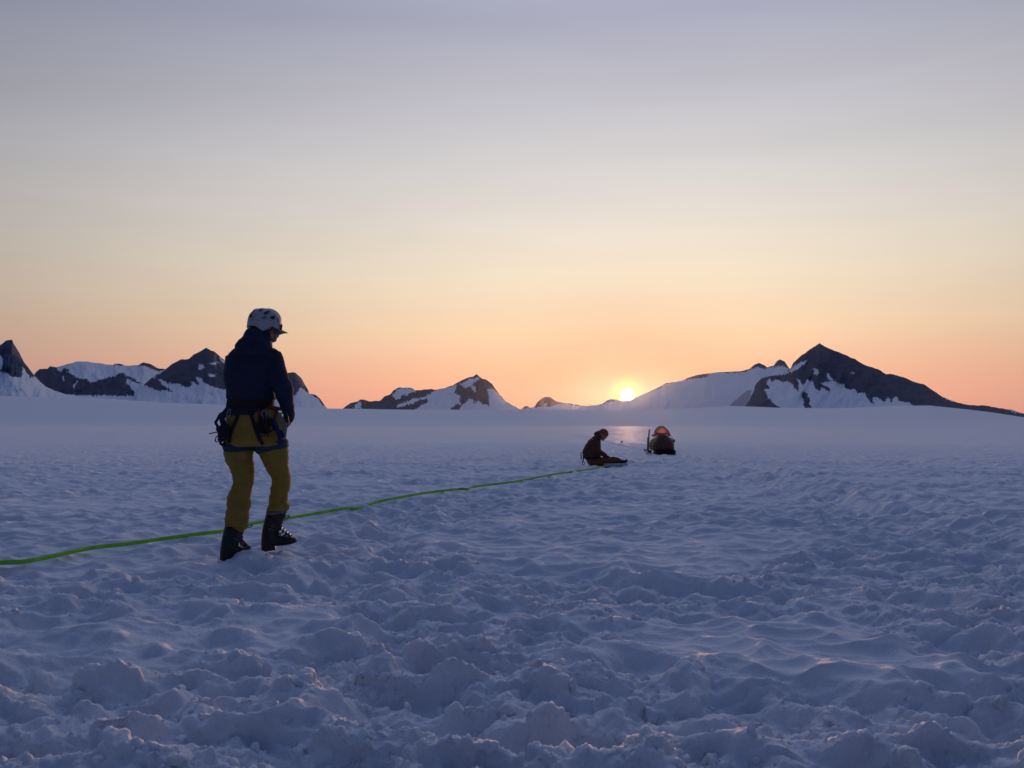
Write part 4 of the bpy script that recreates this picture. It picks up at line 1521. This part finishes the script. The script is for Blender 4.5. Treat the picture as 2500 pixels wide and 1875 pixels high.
P2 = smooth_path([G(a, b, 6.48) for a, b in ((1690, 450), (1730, 560), (1790, 660), (1825, 780), (1815, 900))], 8)
for ph in (1, 3.1, 5.2):
    pt.tube([p + Vector((0.005 * math.cos(ph + i * 0.55), 0.005 * math.sin(ph + i * 0.55), 0)) for i, p in enumerate(P2)], 0.0048, 8)
o = pt.build('cord', M_WHITE_ROPE, None, P[0])
o.location = P[0]
tag(o, 'pale grey twisted cord hanging at the right hip below the forearm', 'cord', HANG)
oval_link('carabiner', 'large black carabiner under the right cuff beside the pale cord', G(1800, 590, 6.52), (-0.33, 0, 1), (1, 0.2, .3), 0.052, 0.026, 0.0055, M_DARKMETAL, HANG)

# ------------------------------------------------------------------ green strap across the snow
STRAP = [(-260, 1402), (-120, 1388), (0, 1374), (60, 1371), (130, 1357), (220, 1338), (300, 1329), (400, 1315), (480, 1304), (540, 1297), (620, 1277), (720, 1262), (790, 1250), (845, 1240), (868, 1238), (890, 1234), (935, 1222), (1040, 1203), (1122, 1194), (1142, 1194), (1160, 1188), (1255, 1176), (1340, 1160), (1430, 1147), (1475, 1139)]
pts, bur = [], []
for i, p in enumerate(smooth_path([(a, b, 0) for a, b in STRAP], 8)):
    z_ = 0.0
    for _ in range(4):
        x_, y_ = ground_at(p[0], p[1], z_)
        hs = [gz(x_ + dx, y_ + dy) for dx in (-0.04, 0, 0.04) for dy in (-0.05, 0, 0.05)]
        top = 0.75 * max(hs) + 0.25 * sum(hs) / 9
        bury = math.exp(-((p[0] - 868) / 17) ** 2)
        z_ = top + 0.016
    bur.append(bury)
    pts.append((x_, y_, z_))
pts = [Vector(p) for p in pts]
zs = [p.z for p in pts]
hid = [i for i in range(len(pts)) if bur[i] > 0.02]
for i in hid:
    # here the strap runs under a lump of snow
    f_i = (i - hid[0] + 1) / (len(hid) + 1)
    zs[i] = zs[hid[0] - 2] * (1 - f_i) + zs[hid[-1] + 2] * f_i - 0.015
SP = smooth_path([(a, b, 0) for a, b in STRAP], 8)
for i in range(len(pts)):
    # a taut strap rides from one high spot to the next
    sg_ = 0.5 + 0.06 * pts[i].y
    w_ = [(math.exp(-((pts[j] - pts[i]).length / sg_) ** 2), zs[j]) for j in range(max(0, i - 16), min(len(pts), i + 17))]
    mean = sum(a * b for a, b in w_) / sum(a for a, _ in w_)
    hi = max(b * a + mean * (1 - a) for a, b in w_)
    z_ = 0.5 * mean + 0.5 * hi + 0.012 - 0.02 * bur[i]
    x_, y_ = ground_at(SP[i][0], SP[i][1], 0.5 * mean + 0.5 * hi + 0.012)
    pts[i] = Vector((x_, y_, z_))
pt = Part()
pt.tube(pts, 0.0165, 12, (0.75, 1.0), up=(0, 0, 1))
o = pt.build('webbing_strap', M_GREEN, None, pts[0])
o.location = pts[0]
tag(o, 'long bright green strap lying across the snow from the left edge to the sitting person', 'strap')

# ------------------------------------------------------------------ the sitting figure
YS = 21.0


def S5(cx, cy, yd=YS):
    return W(1405 + cx / 15.08, 1035 + cy / 15.08, yd)


def rowS(y, l, r, d, yd=YS):
    p, q = S5(l, y, yd), S5(r, y, yd)
    return ((p + q) / 2, ((q - p).x / 2, 0, 0), (0, d, 0))


sb = S5(700, 1530)
sit = thing('person', 'person sitting on the snow in a helmet reddened by lens flare with bowed head and outstretched legs', 'person', sb)
M_DKJ = mat("flare_reddened_dark_cloth", (0.095, 0.030, 0.022), 0.85, 0.2, 16, 0.3, 300)  # lens-flare red is mixed into this dark cloth colour
M_ORP = mat("flare_tinted_rust_cloth", (0.17, 0.055, 0.022), 0.85, 0.15, 16, 0.3, 300)  # rust cloth, its red raised to carry the lens-flare tint
M_FLARE_HELMET = mat("flare_reddened_helmet_shell", (0.20, 0.040, 0.018), 0.5, 0.08, 12, 0, 1, 0, 0.5)  # the red is lens flare put into the shell's base colour
M_PAD = mat("pale_grey_foam", (0.42, 0.44, 0.47), 0.9, 0.08, 12, 0.2, 150)
SHC = S5(1010, 400)
pt = Part()
head_parts(pt, SHC, (0.86, 0.05, -0.50), (0.5, 0, 0.86), 1.0)
pt.loft([(S5(700, 640), (0.09, 0, 0.05), (0, .07, 0)), (S5(820, 520), (0.06, 0, 0.04), (0, .062, 0)), (SHC, (0.05, 0, 0.02), (0, .055, 0))], 18)
pt.loft([rowS(y, l + 40, r - 40, d - .04) for y, l, r, d in ((560, 545, 900, .16), (700, 420, 915, .21), (850, 320, 915, .2), (1000, 280, 900, .19), (1200, 330, 900, .19), (1400, 440, 950, .18), (1500, 480, 950, .15))], 22)
for sg, yy_ in ((-1, YS - 0.13), (1, YS + 0.15)):
    pt.tube([S5(640, 1420, yy_), S5(1000, 1400, yy_), S5(1330, 1340, yy_), S5(1700, 1370, yy_)], [0.075, 0.07, 0.055, 0.038], 14)
    pt.tube([S5(640, 640, YS + sg * .2), S5(760, 960, YS + sg * .23), S5(900, 1080, YS + sg * .22), S5(1120, 1190, YS + sg * .1)], [0.055, 0.05, 0.042, 0.03], 12)
    hand_parts(pt, S5(1120, 1190, YS + sg * .1), (0.8, -sg * 0.4, -0.45), (0.4, -.1 * sg, 0.9), 1.0, 0.9)
body2 = pt.build('body', M_SKIN, sit, sb, fuse=0.007, iters=2)
pt = Part()
pt.loft([rowS(y, l, r, d) for y, l, r, d in ((410, 720, 905, .10), (470, 640, 925, .14), (540, 550, 925, .18), (620, 475, 930, .215), (700, 412, 928, .23), (780, 365, 932, .225), (870, 312, 925, .22), (950, 270, 925, .21), (1050, 255, 930, .205), (1150, 276, 930, .205), (1250, 318, 930, .205), (1310, 385, 940, .20))], 32, 2.2)
for sg in (-1, 1):
    pt.tube([S5(640, 600, YS + sg * .17), S5(720, 780, YS + sg * .22), S5(800, 960, YS + sg * .24), S5(920, 1065, YS + sg * .22), S5(1040, 1130, YS + sg * .16), S5(1135, 1190, YS + sg * .1)], [0.085, 0.082, 0.078, 0.066, 0.056, 0.047], 16, round_ends=False)
pt.ell(S5(800, 350), (0.055, 0.075, 0.055))
pt.ell(S5(730, 380), (0.035, 0.05, 0.04))
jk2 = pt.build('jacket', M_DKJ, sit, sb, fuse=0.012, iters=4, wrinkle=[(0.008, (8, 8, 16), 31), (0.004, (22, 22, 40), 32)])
pt = Part()
pt.loft([rowS(y, l, r, d) for y, l, r, d in ((1240, 330, 900, .185), (1320, 390, 960, .2), (1420, 440, 985, .2), (1490, 470, 980, .18), (1525, 520, 900, .14))], 28, 2.2)
for sg in (-1, 1):
    yy_ = YS + sg * 0.13
    pt.tube([S5(640, 1400, yy_), S5(960, 1395, yy_), S5(1200, 1360, yy_), S5(1340, 1330, yy_), S5(1500, 1325, yy_), S5(1620, 1350, yy_)], [0.11, 0.105, 0.092, 0.080, 0.070, 0.055], 18)
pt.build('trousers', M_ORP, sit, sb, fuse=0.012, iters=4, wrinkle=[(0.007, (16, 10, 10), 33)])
for sg in (-1, 1):
    yy_ = YS + sg * 0.13
    pt = Part()
    pt.tube([S5(1600, 1362, yy_), S5(1720, 1385, yy_), S5(1800, 1392, yy_)], [0.046, 0.042, 0.042], 14)
    pt.tube([S5(1790, 1405, yy_), S5(1840, 1375, yy_), S5(1885, 1345, yy_)], [0.045, 0.040, 0.028], 14)
    pt.build('boot', M_BOOT, sit, sb, fuse=0.009, iters=2)
for sg in (-1, 1):
    pt = Part()
    c_ = S5(1195, 1215, YS + sg * .09)
    pt.ell(c_, (0.042, 0.038, 0.034))
    for k in range(4):
        pt.tube([c_ + Vector((0.02, -.025 + .017 * k, 0.0)), c_ + Vector((0.042, -.025 + .017 * k, -.022)), c_ + Vector((0.03, -.025 + .017 * k, -.048))], 0.011, 8)
    pt.tube([c_ + Vector((0, -.04 * sg, 0)), c_ + Vector((.02, -.05 * sg, -.03))], 0.013, 8)
    pt.build('glove', M_BLACKP, sit, sb, fuse=0.007, iters=2)
# helmet
HO2 = S5(1040, 335)
X2, Z2 = Vector((0.90, 0, -0.43)), Vector((0.43, 0, 0.90))
pt = Part()
rg, rgi = [], []
for phi in (0.02, 0.1, 0.22, 0.38, 0.55, 0.72, 0.88, 1.0):
    b = 1 - phi * 1.38
    rr_ = math.sqrt(max(0.0, 1 - b * b)) if b > 0 else 1.0
    rg.append([HO2 + X2 * (0.115 * rr_ * math.cos(2 * math.pi * k / 40)) + Vector((0, 0.105 * rr_ * math.sin(2 * math.pi * k / 40), 0)) + Z2 * (0.105 * b) for k in range(40)])
    rgi.append([HO2 + (p - HO2) * 0.92 for p in rg[-1]])
pt.rings(rg + rgi[:2:-1])
hm2 = pt.build('helmet', M_FLARE_HELMET, sit, sb)
pt = Part()
pt.tube([HO2 + X2 * 0.10 + Z2 * -0.035 + Vector((0, 0.07 * s__, 0)) + X2 * (0.02 * (1 - s__ * s__)) for s__ in (-1, -.5, 0, .5, 1)], 0.014, 10, (1, .5))
pt.build('brim', M_DKJ, hm2, sb)
pt = Part()
pt.tube([S5(870, 250), S5(800, 300), S5(740, 350)], 0.012, 8)
pt.box(S5(705, 355), (0.016, 0.03, 0.012), None, 0.003)
pt.build('goggle_strap', M_BLACKP, hm2, sb)
pt = Part()
pt.loft([rowS(y, l, r, d) for y, l, r, d in ((1215, 290, 945, .213), (1222, 286, 950, .22), (1270, 322, 955, .22), (1278, 330, 950, .213))], 32, 2.2, False)
hn2 = pt.build('harness', M_BLACKW, sit, sb)
H2 = 'gear hanging behind the sitting person'
oval_link('carabiner', 'dark open carabiner sticking out highest behind the sitting person', S5(212, 1110, YS - .05), (0.1, 0, 1), (1, 0, 0), 0.040, 0.022, 0.006, M_DARKMETAL, H2)
oval_link('carabiner', 'round dark carabiner hanging lowest behind the sitting person near the snow', S5(282, 1450, YS - .05), (0.1, 0, 1), (1, 0, 0), 0.042, 0.028, 0.008, M_DARKMETAL, H2)
for lab, ps, r_ in (('dark strap hanging down behind the sitting person to the lowest carabiner', ((290, 1180), (285, 1290), (275, 1400)), .013),
                    ('short dark sling under the highest carabiner behind the sitting person', ((210, 1170), (215, 1240), (210, 1300)), .012)):
    pt = Part()
    P = smooth_path([S5(a, b, YS - .05) for a, b in ps], 4)
    pt.tube(P, r_, 8)
    o = pt.build('webbing_sling', M_BLACKW, None, P[0])
    o.location = P[0]
    tag(o, lab, 'sling', H2)
# pale pad under the legs
P0 = S5(1450, 1510)
pt = Part()
secs = []
for cx, hh, dy, zc in ((1005, 60, .25, 1500), (1030, 72, .28, 1502), (1200, 76, .30, 1508), (1500, 74, .30, 1506), (1740, 62, .28, 1492), (1870, 40, .24, 1470), (1905, 24, .2, 1450)):
    secs.append((S5(cx, zc), (0, dy, 0), (0, 0, hh * 0.000643)))
pt.loft(secs, 28, 4.0)
o = pt.build('foam_pad', M_PAD, None, P0, wrinkle=[(0.004, (9, 9, 9), 3)], auto=60)
o.location = P0
tag(o, 'low pale grey slab lying on the snow under the legs of the sitting person', 'pad')

# ------------------------------------------------------------------ snowmobile seen from behind
YM = 36.0


def S6(cx, cy, yd=YM):
    return W(1560 + cx / 18.436, 1030 + cy / 18.436, yd)


def rowM(y, l, r, d, yd=YM):
    p, q = S6(l, y, yd), S6(r, y, yd)
    return ((p + q) / 2, ((q - p).x / 2, 0, 0), (0, d, 0))


mb = S6(1080, 1470)
sm_ = thing('snowmobile', 'dark snowmobile seen from behind with a rounded see-through windshield lit pink by the sun', 'snowmobile', mb)
M_COWL = mat("olive_yellow_cowl", (0.075, 0.052, 0.015), 0.5, 0.1, 10, 0, 1, 0, 0.4)
M_SEAT = mat("flare_tinted_dark_seat_vinyl", (0.12, 0.050, 0.034), 0.6, 0.2, 12, 0.2, 120)  # dark vinyl with the red warmth of lens flare put into its colour
M_TRK = mat("track_rubber", (0.015, 0.014, 0.016), 0.85, 0.2, 20, 0.2, 80)
M_MIRR = mat("grey_mirror_back", (0.10, 0.10, 0.13), 0.35, 0.1, 10, 0, 1, 0.3)
pt = Part()
# cowl / side panels, in front of the seat
pt.loft([rowM(y, l, r, d, YM + 0.95) for y, l, r, d in ((690, 700, 1400, .30), (760, 600, 1480, .45), (850, 520, 1530, .55), (980, 470, 1560, .6), (1100, 470, 1560, .6), (1240, 520, 1540, .6))], 32, 2.6)
cowl = pt.build('cowl', M_COWL, sm_, mb, auto=50)
pt = Part()
pt.loft([rowM(y, l, r, d, YM + .15) for y, l, r, d in ((540, 890, 1180, .16), (580, 860, 1210, .22), (680, 800, 1330, .3), (800, 720, 1450, .36), (930, 610, 1530, .40), (1080, 590, 1570, .42), (1230, 590, 1575, .42), (1285, 640, 1560, .4))], 32, 2.5)
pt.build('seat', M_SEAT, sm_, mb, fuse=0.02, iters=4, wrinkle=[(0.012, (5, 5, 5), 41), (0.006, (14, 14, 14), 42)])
pt = Part()
pt.box(S6(1140, 1350, YM + .3), (0.33, 0.75, 0.10), None, 0.02)
trk = pt.build('track', M_TRK, sm_, mb, auto=40)
pt = Part()
for k in range(6):
    pt.box(S6(1140, 1285 + 30 * k, YM - .46), (0.33, 0.02, 0.008), None, 0.003)
pt.build('lug', M_TRK, trk, mb)
pt = Part()
pt.box(S6(1140, 1360, YM - .42), (0.36, 0.012, 0.085), None, 0.005)
pt.build('snow_flap', M_TRK, sm_, mb)
pt = Part()
pt.tube(smooth_path([S6(740, 1290, YM - .3), S6(760, 1180, YM - .5), S6(1140, 1165, YM - .52), S6(1520, 1180, YM - .5), S6(1540, 1290, YM - .3)], 5), 0.014, 10)
pt.build('rear_bumper', M_DARKMETAL, sm_, mb)
pt = Part()
pt.box(S6(1210, 880, YM - .27), (0.045, 0.02, 0.012), None, 0.004)
pt.build('tail_light', mat("red_lens", (0.10, 0.03, 0.03), 0.3), sm_, mb)
# windshield: a curved clear sheet
m_, nt_, b_ = new_mat("clear_windshield")
nt_.nodes.remove(b_)
tr = nt_.nodes.new('ShaderNodeBsdfTransparent')
tr.inputs[0].default_value = (0.95, 0.93, 0.92, 1)
tl = nt_.nodes.new('ShaderNodeBsdfTranslucent')
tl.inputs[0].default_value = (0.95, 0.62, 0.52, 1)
gl = nt_.nodes.new('ShaderNodeBsdfGlossy')
gl.inputs['Roughness'].default_value = 0.1
m1 = nt_.nodes.new('ShaderNodeMixShader')
m1.inputs[0].default_value = 0.55
m2 = nt_.nodes.new('ShaderNodeMixShader')
fr_ = nt_.nodes.new('ShaderNodeFresnel')
nt_.links.new(tr.outputs[0], m1.inputs[1])
nt_.links.new(tl.outputs[0], m1.inputs[2])
nt_.links.new(fr_.outputs[0], m2.inputs[0])
nt_.links.new(m1.outputs[0], m2.inputs[1])
nt_.links.new(gl.outputs[0], m2.inputs[2])
nt_.links.new(m2.outputs[0], nt_.nodes['Material Output'].inputs[0])
M_GLASS = m_
pt = Part()
pf = [(705, 660), (680, 560), (708, 415), (785, 300), (885, 225), (985, 200), (1105, 210), (1235, 305), (1350, 440), (1380, 560), (1360, 660)]
pf = [(p[0], p[1]) for p in smooth_path([(a, b, 0) for a, b in pf], 4)]
cw = (1035, 620)
rg = []
for off_ in (0.0, 0.006):
    for sc in ((1, .8, .6, .4, .2, .03) if off_ == 0 else (.03, .2, .4, .6, .8, 1)):
        rg.append([S6(cw[0] + (a - cw[0]) * sc, cw[1] + (b - cw[1]) * sc, YM + 0.62 + 0.26 * (1 - sc * sc) - off_) for a, b in pf])
pt.rings(rg)
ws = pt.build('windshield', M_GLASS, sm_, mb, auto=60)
pt = Part()
pt.tube([S6(a, b, YM + .615) for a, b in pf], 0.012, 8)
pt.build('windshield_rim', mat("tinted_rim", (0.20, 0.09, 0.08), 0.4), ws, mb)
# handlebar, levers, mirrors
pt = Part()
pt.tube(smooth_path([S6(725, 570, YM + .42), S6(830, 530, YM + .4), S6(940, 500, YM + .45), S6(1060, 530, YM + .5), S6(1190, 505, YM + .45), S6(1300, 535, YM + .4), S6(1405, 570, YM + .42)], 4), 0.016, 10)
pt.tube([S6(1060, 530, YM + .5), S6(1060, 700, YM + .55)], 0.022, 10)
hb = pt.build('handlebar', M_BLACKP, sm_, mb)
pt = Part()
pt.tube([S6(850, 520, YM + .38), S6(805, 490, YM + .36), S6(768, 445, YM + .34)], 0.013, 8)
pt.build('lever', M_BLACKP, hb, mb)
for a, b in ((905, 520), (1200, 510)):
    pt = Part()
    pt.box(S6(a, b, YM + .40), (0.045, 0.03, 0.024), None, 0.008)
    pt.build('switch_box', M_BLACKP, hb, mb)
pt = Part()
pt.ell(S6(625, 605, YM + .62), (0.042, 0.03, 0.045))
pt.tube([S6(640, 640, YM + .62), S6(690, 700, YM + .66)], 0.010, 8)
pt.build('mirror', M_MIRR, sm_, mb)
pt = Part()
pt.box(S6(1580, 850, YM + .62), (0.034, 0.03, 0.055), None, 0.012)
pt.tube(smooth_path([S6(1300, 625, YM + .5), S6(1420, 615, YM + .5), S6(1490, 690, YM + .55), S6(1535, 780, YM + .6), S6(1560, 830, YM + .62)], 4), 0.011, 8)
pt.build('mirror', M_BLACKP, sm_, mb)
for cx, sg in ((540, -1), (1640, 1)):
    cx = 520 if sg < 0 else 1590
    pt = Part()
    secs = []
    for yy_, hz in ((YM - .02, 0.0), (YM + .3, 0.0), (YM + .9, .0), (YM + 1.25, .03), (YM + 1.4, .10)):
        c_ = S6(cx, 1395, YM)
        secs.append(((c_.x, yy_, c_.z + hz), (0.075, 0, 0), (0, 0, 0.018)))
    pt.loft(secs, 14, 3)
    if sg < 0:
        pt.box(S6(520, 1340, YM + .55), (0.03, 0.08, 0.06), None, 0.01)
    pt.tube([S6(cx, 1330, YM + .6), S6(cx + (150 if sg < 0 else -110), 1200, YM + .7)], 0.018, 8)
    pt.build('ski', M_BLACKP, sm_, mb, auto=40)
for a, b, r_ in ((480, 1035, .018), (1500, 800, .016)):  # pale beads; the right one is added to stand for a bright highlight
    pt = Part()
    pt.ell(S6(a, b, YM + .3 if a < 1000 else YM + .58), (r_, r_, r_), None, 12, 8)
    pt.build('bright_spot', mat("pale_bright_spot", (0.7, 0.66, 0.5), 0.2), sm_, mb)

# upright pole beside it, wrapped in a wider lower half
pb = S6(440, 1300, YM - .1)
pt = Part()
pt.loft([(S6(405, 1240, YM - .1), (0.048, 0, 0), (0, .03, 0)), (S6(408, 1100, YM - .1), (0.046, 0, 0), (0, .03, 0)), (S6(424, 720, YM - .1), (0.046, 0, 0), (0, .03, 0)), (S6(426, 700, YM - .1), (0.03, 0, 0), (0, .02, 0))], 16, 3)
pole = pt.build('pole_case', mat("grey_case", (0.16, 0.14, 0.16), 0.8, 0.15, 10), None, pb)
pole.location = pb
tag(pole, 'upright grey pole case with a narrower top standing left of the snowmobile', 'pole case')
pt = Part()
pt.loft([(S6(440, 720, YM - .1), (0.027, 0, 0), (0, .02, 0)), (S6(452, 520, YM - .1), (0.025, 0, 0), (0, .02, 0)), (S6(470, 345, YM - .1), (0.028, 0, 0), (0, .02, 0))], 14, 3)
pt.build('shaft', mat("dark_shaft", (0.06, 0.05, 0.055), 0.6, 0.15, 10), pole, pb)
pt = Part()
pt.box(S6(400, 1255, YM - .1), (0.052, 0.04, 0.018), None, 0.006)
pt.box(S6(460, 1320, YM - .1), (0.062, 0.05, 0.05), None, 0.012)
pt.build('foot', M_BLACKP, pole, pb)

# tiny dark cone far out on the snow
x_, y_ = ground_at(1518, 1080, -0.25)
pt = Part()
zc_ = gz(x_, y_)
pt.loft([((x_, y_, zc_ - .05), (0.10, 0, 0), (0, 0.10, 0)), ((x_, y_, zc_ + .02), (0.075, 0, 0), (0, 0.08, 0)), ((x_ + .005, y_, zc_ + .09), (0.04, 0, 0), (0, 0.04, 0)), ((x_, y_, zc_ + .125), (0.015, 0, 0), (0, 0.015, 0))], 14)
o = pt.build('marker_cone', mat("dark_marker", (0.06, 0.045, 0.055), 0.8), None, (x_, y_, zc_))
o.location = (x_, y_, zc_)
tag(o, 'tiny dark cone on the snow between the sitting person and the snowmobile', 'marker')

# ------------------------------------------------------------------ loose crumbs of snow on the trampled ground
def crumbs(n):
    r_ = np.random.default_rng(91)
    bm = bmesh.new()
    bmesh.ops.create_icosphere(bm, subdivisions=2, radius=1.0)
    bv = np.array([v.co[:] for v in bm.verts])
    bf = np.array([[v.index for v in f.verts] for f in bm.faces])
    bm.free()
    V_, F_ = [], []
    cnt = 0
    while cnt < n:
        y_ = 1.9 + 12 * r_.random() ** 1.6
        x_ = (r_.random() * 2 - 1) * (0.5 + 0.62 * y_)
        m_ = float(rough_mask(np.array([x_]), np.array([y_]))[0])
        if m_ < 0.45 or r_.random() > m_:
            continue
        s_ = 0.005 + 0.020 * r_.random() ** 3.0
        p = bv * (s_ * (0.7 + 0.6 * r_.random(3)))
        p = p * (1 + 0.8 * noise3(p, (1.3 / s_,) * 3, int(r_.integers(9999))))[:, None]
        p = p + np.array([x_, y_, gz(x_, y_) + s_ * 0.15])
        F_.append(bf + cnt * len(bv))
        V_.append(p)
        cnt += 1
    V_, F_ = np.concatenate(V_), np.concatenate(F_)
    me = bpy.data.meshes.new("snow_crumbs")
    me.vertices.add(len(V_))
    me.vertices.foreach_set('co', V_.astype(np.float32).ravel())
    me.loops.add(F_.size)
    me.loops.foreach_set('vertex_index', F_.astype(np.int32).ravel())
    me.polygons.add(len(F_))
    me.polygons.foreach_set('loop_start', np.arange(0, F_.size, 3, dtype=np.int32))
    me.polygons.foreach_set('use_smooth', np.ones(len(F_), bool))
    me.update(calc_edges=True)
    me.materials.append(M_SNOW)
    o = bpy.data.objects.new("snow_crumbs", me)
    col.objects.link(o)
    tag(o, kind='stuff')


crumbs(1800)

# ------------------------------------------------------------------ thin air between us and the mountains
hz_m = bpy.data.materials.new("haze_air")
hz_m.use_nodes = True
hn = hz_m.node_tree
hn.nodes.clear()
pv = hn.nodes.new('ShaderNodeVolumePrincipled')
pv.inputs['Color'].default_value = (0.80, 0.88, 1.0, 1)
pv.inputs['Density'].default_value = HAZE
pv.inputs['Anisotropy'].default_value = HAZE_G
ho = hn.nodes.new('ShaderNodeOutputMaterial')
hn.links.new(pv.outputs[0], ho.inputs['Volume'])
pt = Part()
pt.box((0, 0, 130), (9300, 9300, 232))
hz = pt.build('haze', hz_m, None, smooth=False)
tag(hz, kind='stuff')
